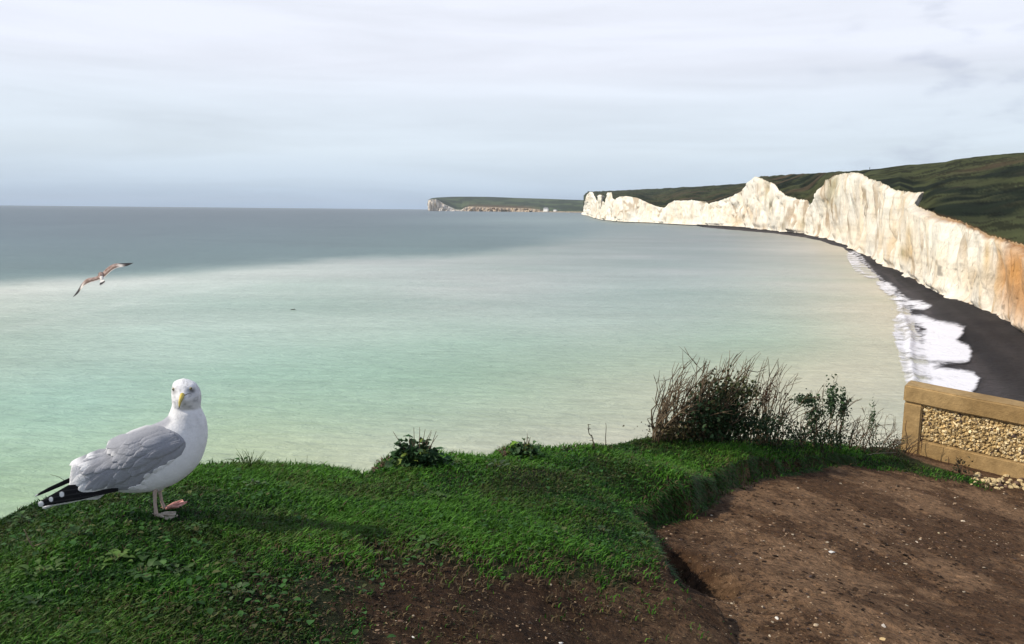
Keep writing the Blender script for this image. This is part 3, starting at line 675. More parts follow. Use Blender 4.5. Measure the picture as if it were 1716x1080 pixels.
GZ = MQ(np.vstack([gP, anch]), np.r_[gv, av], 0.35); DZ = MQ(np.vstack([dP, anch, gP[[7, 12, 30]]]), np.r_[dv, av, gv[[7, 12, 30]] - 0.1], 0.35)
pixG = MQ([(a / 100, b / 100) for a, b, z in gz + dz if 0 < a < 1716], [z for a, b, z in gz + dz if 0 < a < 1716], 0.5)
def gp(L, dz_=0.0):                     # pixels on the turf surface -> ground plan
    L = np.asarray(L, float); z = pixG(L / 100.0) + dz_; return at_z(L[:, 0], L[:, 1], H + z)[:, :2]
edge_px = [(-150, 962), (0, 877), (60, 850), (120, 832), (230, 800), (330, 781), (420, 779), (520, 785), (600, 797), (640, 799), (646, 785), (660, 772), (700, 762), (760, 767), (830, 772), (846, 760), (860, 752), (930, 752), (1020, 750), (1060, 744), (1090, 737), (1140, 729), (1200, 735), (1300, 741), (1400, 748), (1500, 755)]
edge_z = np.interp([a for a, b in edge_px], [-150, 0, 120, 330, 600, 700, 930, 1020, 1090, 1140, 1200, 1300, 1400, 1500], [-.98, -1.0, -1.0, -1.0, -1.12, -1.17, -1.28, -1.34, -1.41, -1.46, -1.56, -1.70, -1.86, -2.05])
edge_w = np.array([at_z(a, b, H + z)[:2] for (a, b), z in zip(edge_px, edge_z)])
land = np.vstack([edge_w, [(3.9, 7.3), (6.5, 7.2), (12, 7.6), (60, 12), (60, -60), (-60, -60), (-30, -18), (-8, -2.5), (-3.0, 0.9)]])
plat_px = [(1205, 1028), (1195, 1022), (1150, 1006), (1125, 978), (1110, 945), (1092, 903), (1062, 872), (1100, 864), (1150, 853), (1194, 834), (1204, 806), (1260, 786), (1400, 773), (1520, 784), (1640, 812), (1716, 806)]
plat = np.vstack([gp(plat_px), [(8, 9), (-8, 9), (-8, -2), (0.6, -2), (0.75, 1.2)]])
grass_px = [(655, 1090), (606, 1036), (640, 992), (700, 972), (760, 968), (850, 978), (900, 968), (960, 966), (1000, 958), (1050, 955), (1112, 948), (1092, 903), (1062, 872), (1100, 864), (1150, 853), (1194, 834), (1204, 806), (1260, 788), (1400, 777), (1520, 790), (1560, 798), (1600, 806), (1650, 818), (1640, 803), (1560, 782), (1520, 772)]
gpol = np.vstack([gp(grass_px), [(4.2, 9), (-9, 9), (-9, -2), (-0.5, -2), (-0.3, 0.5)]])

PIT = gp([(1133, 955), (1150, 982), (1178, 1003), (1206, 1014)], -0.12)
def PITL(Q):
    b_ = np.full(Q.shape[:-1], 1e9)
    for i in range(len(PIT) - 1):
        a = PIT[i]; ab = PIT[i + 1] - a; t = np.clip(((Q - a) @ ab) / (ab @ ab), 0, 1); b_ = np.minimum(b_, ((Q - a - t[..., None] * ab) ** 2).sum(-1))
    return b_
def ground(x, y):
    x = np.asarray(x, float); y = np.asarray(y, float); Q = np.stack([x, y], -1)
    zg = GZ(Q); zd = DZ(Q)
    s = sdist(Q, plat) + 0.05 * fbm(x * 7, y * 7, 0, 121, 5, .6)
    m = sstep(-0.022, 0.018, s)
    z = zd * (1 - m) + zg * m
    pd = np.sqrt(np.maximum(PITL(Q), 0)); z = z - 0.12 * np.exp(-(pd / 0.06) ** 2) * (1 - m)
    r = np.hypot(x, y); z = np.where(r > 11, np.clip(z, -2.6, -0.9), z)
    z = z + fbm(x * 1.6, y * 1.6, 0, 123, 3) * 0.018 * (0.5 + m) + fbm(x * 7, y * 7, 0, 125, 4, 0.6) * (0.007 + 0.006 * m)
    z = z + np.minimum(0, fbm(x * 14, y * 14, 0, 127, 3) + 0.12) * 0.02 * (1 - m)
    e = np.maximum(0, -sdist(Q, land) + 0.03 * fbm(x * 5, y * 5, 0, 129, 3) - 0.01)
    z = z - np.minimum(e * 0.5 + 8 * e * e, 3.5 * e)
    return np.maximum(H + z, -1.0)

def groundcol(x, y, seedless=True):
    Q = np.stack([x, y], -1)
    n1 = fbm(x * 3, y * 3, 0, 131, 4); n2 = fbm(x * 16, y * 16, 0, 133, 4, 0.6)
    fr = sstep(0.9, 0.2, x) * sstep(2.6, 2.2, y)       # thin worn margin at the front
    s = sdist(Q, gpol) + n1 * (0.03 + 0.12 * fr) + n2 * 0.05
    g = sstep(-0.04, 0.05, s)[..., None]
    nn = sstep(-0.3, 0.35, n1 + 0.5 * n2)[..., None]
    dirt = np.array((0.095, 0.050, 0.025)) * (1 - nn) + np.array((0.225, 0.132, 0.072)) * nn
    n3 = fbm(x * 45, y * 45, 0, 135, 3, 0.7)[..., None]; dirt = dirt * (1 + 0.45 * n3)
    darkl = sstep(1.3, 0.2, x)[..., None]; dirt = dirt * (1 - 0.58 * darkl)  # dirt gets darker towards the left
    turf = np.array((0.018, 0.024, 0.008)) * (1 - nn) + np.array((0.034, 0.045, 0.012)) * nn
    return dirt * (1 - g) + turf * g
azf = np.radians(np.linspace(-52, 52, 820)); rf = np.geomspace(0.9, 11, 520)
A2, R2 = np.meshgrid(azf, rf, indexing='ij'); GX, GY = np.sin(A2) * R2, np.cos(A2) * R2
GZv = ground(GX, GY)
grd = mk('ground', np.stack([GX, GY, GZv], -1), grid_faces(len(azf), len(rf))[:, ::-1], M_ground, colr=groundcol(GX, GY).reshape(-1, 3)); tag(grd, kind='structure')
# coarse land around, outside the fine sheet
ga = np.radians(np.linspace(51.9, 308.1, 120)); gr = np.geomspace(0.9, 70, 60)
A3, R3 = np.meshgrid(ga, gr, indexing='ij'); CX, CY = np.sin(A3) * R3, np.cos(A3) * R3
VA = np.stack([CX, CY, ground(CX, CY)], -1)
gb = np.radians(np.linspace(-52, 52, 140)); gr2 = np.geomspace(10.95, 70, 30)
A4, R4 = np.meshgrid(gb, gr2, indexing='ij'); DX, DY = np.sin(A4) * R4, np.cos(A4) * R4
VB = np.stack([DX, DY, ground(DX, DY)], -1)
gc = np.radians(np.linspace(0, 360, 60)); gr3 = np.array([0.02, 0.5, 0.905]); A5, R5 = np.meshgrid(gc, gr3, indexing='ij'); EX, EY = np.sin(A5) * R5, np.cos(A5) * R5
VC = np.stack([EX, EY, ground(EX, EY)], -1)
g = Geo()
for V_, a_, b_ in ((VA, 120, 60), (VB, 140, 30), (VC, 60, 3)):
    g.add(V_, grid_faces(a_, b_)[:, ::-1], groundcol(V_[..., 0], V_[..., 1]).reshape(-1, 3))
o = g.build('terrain', M_ground); tag(o, kind='structure')

from mathutils.bvhtree import BVHTree
def gz_at(x, y): return float(ground(np.array([x]), np.array([y]))[0])
def on_ground(px, py):                  # where the sight line first meets the near ground
    d = pdir(px, py); d = d / np.linalg.norm(d); s = np.linspace(1.0, 9.5, 900)
    P_ = CAM + d * s[:, None]; below = P_[:, 2] < ground(P_[:, 0], P_[:, 1])
    k = np.argmax(below) if below.any() else len(s) - 1
    return P_[k]

# ------------------------------------------------------------------ grass (stuff)
def scatter(nmax, rmin, rmax, power=1.2):
    r = rmin * (rmax / rmin) ** (rng.random(nmax) ** power); a = np.radians(rng.uniform(-38, 36, nmax))
    return np.sin(a) * r, np.cos(a) * r

def grass_mesh(nmax):
    r = np.sqrt(rng.random(nmax)); 
    u = rng.random(nmax); r = 1.25 * (6.8 / 1.25) ** u       # even density on screen
    a = np.radians(rng.uniform(-37.5, 35, nmax)); x = np.sin(a) * r; y = np.cos(a) * r
    Q = np.stack([x, y], -1); n1 = fbm(x * 3, y * 3, 0, 131, 4)
    fr = sstep(0.9, 0.2, x) * sstep(2.6, 2.2, y)
    s = sdist(Q, gpol) + n1 * (0.03 + 0.16 * fr) + fbm(x * 14, y * 14, 0, 137, 3) * (0.05 + 0.22 * fr) - 0.03 * fr
    pr = sstep(-0.09, 0.06, s) * (0.45 + 0.55 * sstep(-0.35, 0.1, fbm(x * 5, y * 5, 0, 139, 3)))
    pr = pr * (1 - 0.75 * fr * sstep(0.40, 0.0, s))
    pr = np.maximum(pr, 0.07 * fr * sstep(-0.38, -0.15, s) * (fbm(x * 5, y * 5, 0, 147, 3) > -0.1))
    e = sdist(Q, land)
    keep = (rng.random(nmax) < pr) & (e > -0.22)
    x, y, n1, s = x[keep], y[keep], n1[keep], s[keep]; r = r[keep]; n = len(x)
    z = ground(x, y)
    patch = fbm(x * 2.2, y * 2.2, 0, 141, 3)
    L = (0.012 + 0.018 * rng.random(n) ** 1.5) * (1 + 0.6 * patch) * np.interp(r, [1.2, 3, 6], [0.9, 1.15, 1.5])
    Wd = (0.0012 + 0.0012 * rng.random(n)) * np.interp(r, [1.2, 3, 6], [1.0, 1.5, 2.4])
    th = rng.uniform(0, 2 * math.pi, n); lean = rng.uniform(0.2, 1.1, n)
    windx = 0.25
    dx = np.cos(th) * lean + windx; dy = np.sin(th) * lean; 
    sx, sy = -np.sin(th + 0.6), np.cos(th + 0.6)
    b = np.stack([x, y, z - 0.003], -1); side = np.stack([sx, sy, 0 * sx], -1) * Wd[:, None]
    d1 = np.stack([dx * 0.35, dy * 0.35, np.full(n, 1.0)], -1); d1 /= np.linalg.norm(d1, axis=1)[:, None]
    d2 = np.stack([dx * 1.3, dy * 1.3, rng.uniform(-0.1, 0.8, n)], -1); d2 /= np.linalg.norm(d2, axis=1)[:, None]
    m1 = b + d1 * (L * 0.55)[:, None]; tp = m1 + d2 * (L * 0.6)[:, None]
    # fringe of longer blades hanging over the worn step
    nb = 30000; fp = gp([(1112, 948), (1092, 903), (1062, 872), (1100, 864), (1150, 853), (1194, 834), (1204, 806), (1260, 787), (1330, 779), (1400, 774), (1520, 786)])
    sl_ = np.concatenate([[0], np.cumsum(np.hypot(*np.diff(fp, axis=0).T))]); u_ = rng.uniform(0, sl_[-1], nb)
    fx_ = np.interp(u_, sl_, fp[:, 0]); fy2 = np.interp(u_, sl_, fp[:, 1]); e1 = np.stack([np.interp(u_ + .03, sl_, fp[:, 0]) - np.interp(u_ - .03, sl_, fp[:, 0]), np.interp(u_ + .03, sl_, fp[:, 1]) - np.interp(u_ - .03, sl_, fp[:, 1])], -1); e1 /= np.linalg.norm(e1, axis=1)[:, None] + 1e-9
    on_ = np.stack([e1[:, 1], -e1[:, 0]], -1); prb = sdist(np.stack([fx_, fy2], -1) + on_ * .1, plat); on_ *= np.where(prb > 0, -1, 1)[:, None]
    kf = sstep(-.25, .25, fbm(fx_ * 9, fy2 * 9, 0, 145, 3)); off = rng.normal(-0.004, 0.024, nb); X_ = fx_ + on_[:, 0] * off; Y_ = fy2 + on_[:, 1] * off; Z1 = ground(X_, Y_)
    Lf = rng.uniform(.012, .042, nb) * (.35 + .8 * kf); Wf = rng.uniform(.0018, .0034, nb); dr = on_ + rng.normal(0, .5, (nb, 2))
    bF = np.stack([X_, Y_, Z1 - .003], -1); sF = np.stack([-dr[:, 1], dr[:, 0], 0 * X_], -1); sF = sF / np.linalg.norm(sF, axis=1)[:, None] * Wf[:, None]
    dA = np.stack([dr[:, 0] * .9, dr[:, 1] * .9, rng.uniform(.2, 1.0, nb)], -1); dA /= np.linalg.norm(dA, axis=1)[:, None]; dB_ = np.stack([dr[:, 0] * .8, dr[:, 1] * .8, rng.uniform(-1.4, .1, nb)], -1); dB_ /= np.linalg.norm(dB_, axis=1)[:, None]
    mF = bF + dA * (Lf * .4)[:, None]; tF = mF + dB_ * (Lf * .8)[:, None]
    b, side, m1, tp = np.vstack([b, bF]), np.vstack([side, sF]), np.vstack([m1, mF]), np.vstack([tp, tF])
    V = np.stack([b - side, b + side, m1 + side * 0.8, m1 - side * 0.8, tp], 1)
    base = (np.arange(n + nb) * 5)[:, None]
    F4 = base + np.array([[0, 1, 2, 3]]); F3 = base + np.array([[3, 2, 4]])
    q = rng.random(n) + 0.7 * patch
    c = np.array((0.010, 0.048, 0.005)) * (1 - sstep(0, 1, q))[:, None] + np.array((0.074, 0.205, 0.015)) * sstep(0, 1, q)[:, None]
    plb = np.exp(-(((x - 1.25) / .35) ** 2 + ((y - 4.6) / .45) ** 2)); yel = (np.clip(sstep(-0.05, 0.35, fbm(x * 4 + 5, y * 4, 0, 143, 4)) + .8 * plb, 0, 1) * (rng.random(n) < 0.6))[:, None]
    c = c * (1 - 0.6 * yel) + np.array((0.075, 0.085, 0.02)) * 0.6 * yel
    dry = ((rng.random(n) < 0.035 + 0.45 * sstep(0.10, -0.06, s) + 0.35 * fr[keep] * sstep(0.4, 0.0, s)))[:, None]
    c = np.where(dry, np.array((0.115, 0.082, 0.042)) * rng.uniform(0.35, 1.2, (n, 1)), c)
    cF = np.array((0.022, 0.070, 0.008)) * rng.uniform(.4, 2.0, (nb, 1)); cF = np.where(rng.random((nb, 1)) < .22, np.array((.10, .07, .035)), cF)
    C = np.repeat(np.vstack([c, cF]), 5, 0)
    o = mk('grass', V.reshape(-1, 3), [F4, F3], M_grass, colr=C, smooth=False)
    tag(o, 'short green turf grass covering the cliff edge mound', 'grass', kind='stuff')
grass_mesh(620000)

# leaf shape
def leaf(g, P0, dirv, up, L, Wd, c, bend=0.3, n=5, wav=0.0):
    dirv = np.asarray(dirv, float); dirv /= np.linalg.norm(dirv); up = np.asarray(up, float)
    side = np.cross(dirv, up); side /= np.linalg.norm(side) + 1e-9; up = np.cross(side, dirv)
    t = np.linspace(0, 1, n); w = Wd * np.sin(np.clip(t * 0.93 + 0.05, 0, 1) * math.pi) ** 0.8; w[-1] *= 0.3
    ctr = np.asarray(P0) + dirv * (L * t)[:, None] + up * (-bend * L * t ** 2)[:, None]
    V = np.stack([ctr - side * w[:, None] + up * (0.35 * w)[:, None], ctr, ctr + side * w[:, None] + up * (0.35 * w)[:, None]], 1)
    if wav: V[:, [0, 2]] += up * wav * Wd * rng.uniform(-1, 1, (n, 2, 1))
    i = np.arange(n - 1)
    F = np.concatenate([np.stack([i * 3 + k, i * 3 + k + 1, (i + 1) * 3 + k + 1, (i + 1) * 3 + k], -1) for k in (0, 1)])
    g.add(V, F, c)

# scattered small weed leaves in the turf (stuff)
def weeds():
    g = Geo(); n = 5200
    r = 1.3 * (6.0 / 1.3) ** rng.random(n); a = np.radians(rng.uniform(-37, 32, n)); x = np.sin(a) * r; y = np.cos(a) * r
    s = sdist(np.stack([x, y], -1), gpol); e = sdist(np.stack([x, y], -1), land)
    dens = sstep(-0.05, 0.4, fbm(x * 3.5, y * 3.5, 0, 151, 3)) + 0.10
    px, py, _ = proj(np.stack([x, y, np.full(n, H - 1)], -1))
    dens += 1.2 * np.exp(-(((px - 130) / 150) ** 2 + ((py - 940) / 55) ** 2))
    k = (s > -0.02) & (e > -0.08) & (rng.random(n) < dens); x, y, r = x[k], y[k], r[k]; z = ground(x, y)
    for i in range(len(x)):
        th = rng.uniform(0, 2 * math.pi); L = rng.uniform(0.008, 0.019) * (1 + 0.1 * r[i]); sh = rng.uniform(0.6, 1.4)
        c = np.array((0.030, 0.085, 0.016)) * sh if rng.random() < 0.85 else np.array((0.08, 0.09, 0.03)) * sh
        leaf(g, (x[i], y[i], z[i] + rng.uniform(0.006, 0.028)), (math.cos(th), math.sin(th), rng.uniform(-0.1, 0.7)), (0, 0, 1), L, L * rng.uniform(0.25, 0.45), c, 0.25, 4)
    o = g.build('ground_cover', M_leaf); tag(o, 'small broad leaved weeds mixed through the turf', 'weeds', kind='stuff')
weeds()

def rosette(px, py, nl, L, label, col, tall=0.02, upr=0.5, grp='leafy weeds in the turf'):
    p = on_ground(px, py); t = thing('leafy_weed', label, 'plant', tuple(p), 0, grp)
    g = Geo()
    nl = int(nl * 1.6)
    for i in range(nl):
        th = i * 2.4 + rng.uniform(-.3, .3); L_ = L; l = L * rng.uniform(0.3, 0.62); rr_ = rng.uniform(0, L * 0.8)
        leaf(g, (math.cos(th) * rr_, math.sin(th) * rr_, 0.005 + rng.uniform(0, tall)), (math.cos(th), math.sin(th), rng.uniform(0.1, upr * 2)), (0, 0, 1), l, l * rng.uniform(0.28, 0.42), np.array(col) * rng.uniform(0.4, 0.95), rng.uniform(0.2, 0.6), 6, 0.25)
    g.build('foliage', M_leaf, t)
    g = Geo()
    for i in range(5):
        th = i * 1.26; g.tube([(0, 0, -0.005), (math.cos(th) * L * .2, math.sin(th) * L * .2, 0.01 + tall * .6)], [0.0015, 0.001], 4, (0.10, 0.10, 0.04))
    g.build('stem', M_twig, t)
ros = [(70, 968, 16, .045, 'broad pale green leafed weed near the left edge of the turf', (.09, .16, .035)), (195, 945, 11, .05, 'weed with upright yellow green leaf below the gull tail', (.10, .18, .035)),
       (130, 905, 13, .04, 'dark leafy weed just under the black wing tips', (.04, .09, .025)), (240, 965, 12, .055, 'weed with long flat leaves in front of the gull', (.06, .13, .03)),
       (300, 968, 12, .038, 'small leafy weed right of the long leafed weed in front of the gull', (.07, .13, .035)), (330, 895, 10, .032, 'small weed growing just right of the gull foot', (.045, .1, .025)),
       (425, 818, 12, .04, 'pale weed on the mound right of the gull breast', (.10, .16, .07)), (35, 880, 14, .042, 'green leafed weed at the extreme left cliff edge', (.06, .12, .03)),
       (395, 1003, 9, .03, 'low weed with two pale leaves in the lower left turf', (.08, .13, .05)), (712, 918, 9, .045, 'weed with narrow upright leaves in the middle of the turf', (.07, .15, .03)),
       (735, 838, 14, .045, 'spreading yellow green weed on the upper middle turf', (.08, .15, .03)), (690, 835, 12, .035, 'weed left of the spreading yellow green weed', (.06, .12, .03)),
       (835, 785, 9, .05, 'weed with long grey green leaves near the cliff edge', (.07, .11, .05)), (765, 780, 10, .04, 'flat light leafed weed right of the sea beet clump', (.10, .17, .04)),
       (1075, 905, 14, .035, 'leafy weed on the grass tip beside the dirt hollow', (.06, .12, .04)), (1010, 895, 9, .035, 'weed left of the grass tip beside the hollow', (.06, .11, .04)), (60, 1020, 12, .035, 'weed low in the left corner of the turf', (.06, .13, .03))]
for a in ros: rosette(*a)

# ------------------------------------------------------------------ shrubs on the edge
def leafy_clump(px0, px1, py_base, py_top, label, nl, lsz, colr, twigs, name='shrub', spray=None):
    p = on_ground((px0 + px1) / 2, py_base); dep = (p - CAM) @ Fv; k = dep / FPX
    wd = (px1 - px0) * k / 2; hh = (py_base - py_top) * k
    th0 = -math.atan2(p[0], p[1])
    t = thing(name, label, 'shrub', tuple(p), th0)
    g = Geo()
    for i in range(nl):
        a = rng.uniform(0, 2 * math.pi); e = math.asin(rng.uniform(0, 1)); rad = rng.uniform(0.4, 1.0)
        lump = 0.85 + 0.3 * math.sin(a * 3 + 1.7 * px0) * math.cos(e * 2)
        pos = np.array([math.cos(a) * math.cos(e) * wd * rad * lump, math.sin(a) * math.cos(e) * wd * 0.7 * rad, math.sin(e) * hh * 0.88 * rad * lump - 0.01])
        dr = np.array([math.cos(a), math.sin(a), rng.uniform(-0.4, 1.0)]) + rng.normal(0, 0.5, 3); l = lsz * rng.uniform(0.5, 1.2)
        c = np.array(colr) * rng.uniform(0.5, 1.5) if rng.random() > 0.07 else np.array((.12, .17, .03))
        leaf(g, pos, dr, rng.normal(0, 0.5, 3) + np.array([0, 0, 1]), l, l * rng.uniform(0.3, 0.48), c, rng.uniform(0, .7), 5, 0.35)
    if spray:
        for sx, sy, sz_, cc in spray:
            for i in range(7):
                leaf(g, ((sx) * k + rng.normal(0, .008), rng.normal(0, .01), sy * k + rng.normal(0, .006)), rng.normal(0, 1, 3), (0, 0, 1), sz_ * rng.uniform(.6, 1.1), sz_ * .4, np.array(cc) * rng.uniform(.7, 1.3), .3, 5)
    g.build('foliage', M_leaf, t)
    g = Geo()
    for i in range(twigs):
        a = rng.uniform(-1, 1); P0 = np.array([a * wd * 0.06, rng.uniform(-.04, .04) * wd, -0.01]); top_ = P0 + np.array([a * wd * .6 + rng.uniform(-.02, .03), rng.uniform(-.03, .03), hh * rng.uniform(0.9, 1.15)])
        mid_ = (P0 + top_) / 2 + rng.normal(0, .006, 3); g.tube([P0, mid_, top_], [.003, .0022, .001], 5, (.10, .07, .045))
    g.build('stem', M_twig, t)
    return t
leafy_clump(648, 745, 782, 720, 'dark round leaved sea beet clump on the knoll at the cliff edge', 560, .036, (.030, .070, .024), 10, 'leafy_shrub')
leafy_clump(846, 910, 768, 727, 'smaller leafy clump with pale leaf on top right of the sea beet clump', 360, .027, (.038, .085, .028), 5, 'leafy_shrub', [(-17, 26, .03, (.13, .24, .03))])
leafy_clump(322, 372, 788, 775, 'low dark weed on the skyline beside the gull breast', 90, .014, (.03, .055, .02), 3, 'leafy_shrub')
leafy_clump(925, 980, 757, 744, 'low leafy tuft left of the two bare twigs', 80, .018, (.035, .06, .025), 4, 'leafy_shrub')

# pinkish seed heads hanging on the small knolls
def seed_tuft(px, py, wpx, hpx, label):
    p = on_ground(px, py); k = ((p - CAM) @ Fv) / FPX; t = thing('seed_tuft', label, 'plant', tuple(p), -math.atan2(p[0], p[1]))
    g = Geo(); g2 = Geo()
    for i in range(46):
        P0 = np.array([rng.uniform(-.5, .5) * wpx * k, rng.uniform(-.02, .02), rng.uniform(-.5, .35) * hpx * k]); d = np.array([rng.uniform(-1, .1), rng.uniform(-.5, .3), rng.uniform(.2, 1)]); d /= np.linalg.norm(d)
        l = rng.uniform(.02, .045); P1 = P0 + d * l
        g.tube([P0, P1], [.001, .0007], 4, (.16, .10, .07)); 
        for q in range(4): leaf(g2, P1 - d * q * .003, rng.normal(0, 1, 3), (0, 0, 1), .006, .0025, np.array((.22, .13, .10)) * rng.uniform(.6, 1.3), 0, 4)
    g.build('stem', M_twig, t); g2.build('seed_head', M_leaf, t)
seed_tuft(642, 787, 24, 34, 'brownish seeding tuft hanging left of the sea beet clump')
seed_tuft(846, 768, 14, 24, 'brownish seeding tuft left of the smaller leafy clump')

# thin grass stalks / twigs standing alone on the edge
def stalk(name, pts, r0, label, cat, col_=(.07, .055, .035), thorns=0, grp=None, fork=None):
    p = on_ground(*pts[0]); d = np.hypot(p[0], p[1])
    Pw = [at_d(a, b, d) for a, b in pts]; Pw[0] = p - np.array([0, 0, .01])
    g = Geo(); P_ = np.array(Pw)
    tt_ = np.linspace(0, len(P_) - 1, 4 * len(P_)); Pi = np.stack([np.interp(tt_, range(len(P_)), P_[:, q]) for q in range(3)], -1)
    Pi[1:-1] += rng.normal(0, r0 * 0.5, Pi[1:-1].shape)
    g.tube(Pi, np.linspace(r0, r0 * .45, len(Pi)), 5, col_)
    for i in range(thorns):
        q = Pi[rng.integers(2, len(Pi))]; g.tube([q, q + rng.normal(0, .012, 3)], [r0 * .6, r0 * .2], 4, col_)
    if fork:
        Pf = [at_d(a, b, d) for a, b in fork]; g.tube(Pf, np.linspace(r0 * .7, r0 * .3, len(Pf)), 4, col_)
    o = g.build(name, M_twig, origin=p); tag(o, label, cat, grp)
stalk('twig', [(998, 752), (993, 735), (989, 728), (985, 712)], .004, 'bent bare twig with buds, left of the two on the edge', 'twig', thorns=8)
stalk('twig', [(1016, 750), (1015, 735), (1015, 709)], .0032, 'straight bare twig, right of the two on the edge', 'twig')
stalk('grass_stalk', [(512, 790), (514, 776), (515, 763)], .0012, 'lone tall grass stalk on the skyline of the mound', 'grass stalk', (.12, .12, .05))
stalk('grass_stalk', [(562, 797), (545, 780), (536, 773)], .0014, 'leaning dark grass stalk right of the lone stalk', 'grass stalk', (.06, .06, .04), fork=[(545, 780), (541, 774)])
stalk('grass_stalk', [(586, 794), (588, 785), (590, 777)], .0010, 'tiny stalk with seed head on the right skyline of the mound', 'grass stalk', (.10, .10, .05))
stalk('grass_stalk', [(148, 828), (100, 800), (84, 795)], .0012, 'thin dry stalk rising past the gull tail', 'grass stalk', (.13, .11, .07))
stalk('dry_stem', [(62, 925), (48, 905), (40, 887)], .0022, 'pale dry stem leaning up in the left weeds', 'dry stem', (.22, .17, .11), fork=[(58, 915), (75, 910), (84, 912)])
stalk('dry_stem', [(335, 955), (328, 945), (322, 938)], .002, 'short straw coloured stem lying in the turf before the gull', 'dry stem', (.25, .21, .10))
def grass_tuft(px, py, hpx, nb, label):
    p = on_ground(px, py); k = ((p - CAM) @ Fv) / FPX; g = Geo()
    for i in range(nb):
        a = rng.uniform(-.6, .6); l = hpx * k * rng.uniform(.5, 1.1); P0 = p + np.array([rng.normal(0, .010), rng.normal(0, .008), -.004])
        P1 = P0 + np.array([a * l * .5, 0, l * .6]); P2 = P0 + np.array([a * l * 1.1, rng.normal(0, .004), l])
        g.tube([P0, P1, P2], [.0012, .0010, .0005], 4, np.array((.07, .11, .03)) * rng.uniform(.6, 1.3))
    o = g.build('grass_tuft', M_leaf, origin=p); tag(o, label, 'grass tuft')
grass_tuft(418, 786, 34, 26, 'tuft of tall thin grass blades on the skyline right of the gull')
grass_tuft(440, 788, 20, 16, 'lower grass tuft beside the tall thin one on the skyline')
grass_tuft(470, 786, 14, 14, 'short grass tuft in the middle of the mound skyline')
grass_tuft(1068, 744, 14, 12, 'short grass tuft left of the bare thorn bush')

# bare wind-bent bushes
def bare_bush(label, x0, x1, tops, nst, leafzones, d_off=0.0, ybase=None, bark=(.125, .09, .055), thick=.0056, lean=26):
    xm = (x0 + x1) / 2; yb = np.interp(xm, [1090, 1140, 1200, 1300, 1400, 1500], [741, 738, 742, 748, 755, 762]); p = on_ground(xm, yb)
    k = ((p - CAM) @ Fv) / FPX; t = thing('bare_bush', label, 'shrub', tuple(p), 0)
    g = Geo(); lv = Geo(); tips = []
    tops = np.array(tops, float)
    for i in range(nst):
        u = np.clip((np.floor(rng.random() * nst / 7) + .5) / (nst / 7) + rng.normal(0, .012), 0, 1); bxp = x0 + (x1 - x0) * u
        byp = np.interp(bxp, [1090, 1140, 1200, 1300, 1400, 1500, 1520], [738, 730, 736, 742, 749, 756, 760]) + rng.uniform(-1, 9)
        B = on_ground(bxp, byp); tx = bxp + np.clip(rng.normal(lean, 24), lean - 34, lean + 34); ty_lim = np.interp(tx, tops[:, 0], tops[:, 1])
        f = rng.random() ** 0.9; ty = byp - (byp - ty_lim) * (0.3 + 0.74 * f)
        db = np.hypot(B[0], B[1]) + rng.uniform(-.12, .18)
        T = at_d(tx, ty, db); h = T - B
        P1 = B + h * .33 + np.array([-.09 * rng.random() + .01, rng.normal(0, .03), 0.02]); P2 = B + h * .68 + np.array([-.035 + rng.normal(0, .035), rng.normal(0, .03), .03])
        s = np.linspace(0, 1, 9)[:, None]; Pc = (1 - s) ** 3 * B + 3 * (1 - s) ** 2 * s * P1 + 3 * (1 - s) * s ** 2 * P2 + s ** 3 * T
        Pc[1:] += rng.normal(0, .0075, Pc[1:].shape); Pc[0, 2] -= .02
        cc = np.array(bark) * rng.uniform(.45, 1.35)
        r0 = thick * rng.uniform(.6, 1.1); g.tube(Pc, np.linspace(r0, r0 * .28, 9), 5, cc)
        for q in range(rng.integers(1, 4)):
            m_ = rng.integers(3, 8); S = Pc[m_]; l = rng.uniform(.04, .15); dirv = (Pc[m_] - Pc[m_ - 1]); dirv /= np.linalg.norm(dirv); dirv = dirv + rng.normal(0, .45, 3); dirv[0] += .25; dirv[2] = abs(dirv[2]); dirv /= np.linalg.norm(dirv)
            E = S + dirv * l; Mi = (S + E) / 2 + rng.normal(0, .008, 3); g.tube([S, Mi, E], [r0 * .5, r0 * .38, r0 * .2], 4, cc)
            if rng.random() < .5: E2 = Mi + (dirv + rng.normal(0, .5, 3)) * l * .4; g.tube([Mi, E2], [r0 * .3, r0 * .15], 4, cc)
            if rng.random() < .4:
                for z_ in range(4): S2 = S + (E - S) * rng.random(); g.tube([S2, S2 + rng.normal(0, .008, 3)], [r0 * .25, r0 * .1], 3, cc)
    g.build('branches', M_twig, t).location = -np.array(p)
    for (lx, ly, sx, sy, nl, sz_, cc) in leafzones:
        for i in range(nl):
            ax, ay = rng.normal(lx, sx), rng.normal(ly, sy)
            yb2 = np.interp(ax, [1090, 1140, 1200, 1300, 1400, 1500], [738, 730, 736, 742, 749, 756])
            if ay > yb2 + 4: ay = yb2 + 4 - rng.random() * 10
            P_ = at_d(ax, ay, np.hypot(p[0], p[1]) * np.interp(ax, [x0, x1], [1 - .0009 * (x1 - x0) / 2, 1 + .0009 * (x1 - x0) / 2]) + rng.normal(0, .07))
            l = sz_ * rng.uniform(.5, 1.2); leaf(lv, P_, rng.normal(0, 1, 3) + np.array([0, 0, .3]), rng.normal(0, 1, 3) + np.array([0, 0, 1.]), l, l * .36, np.array(cc) * rng.uniform(.4, 1.5), .3, 4)
    if leafzones: lv.build('foliage', M_leaf, t).location = -np.array(p)
    return t
DG = (.028, .056, .020); OL = (.055, .065, .022); BR = (.09, .045, .028)
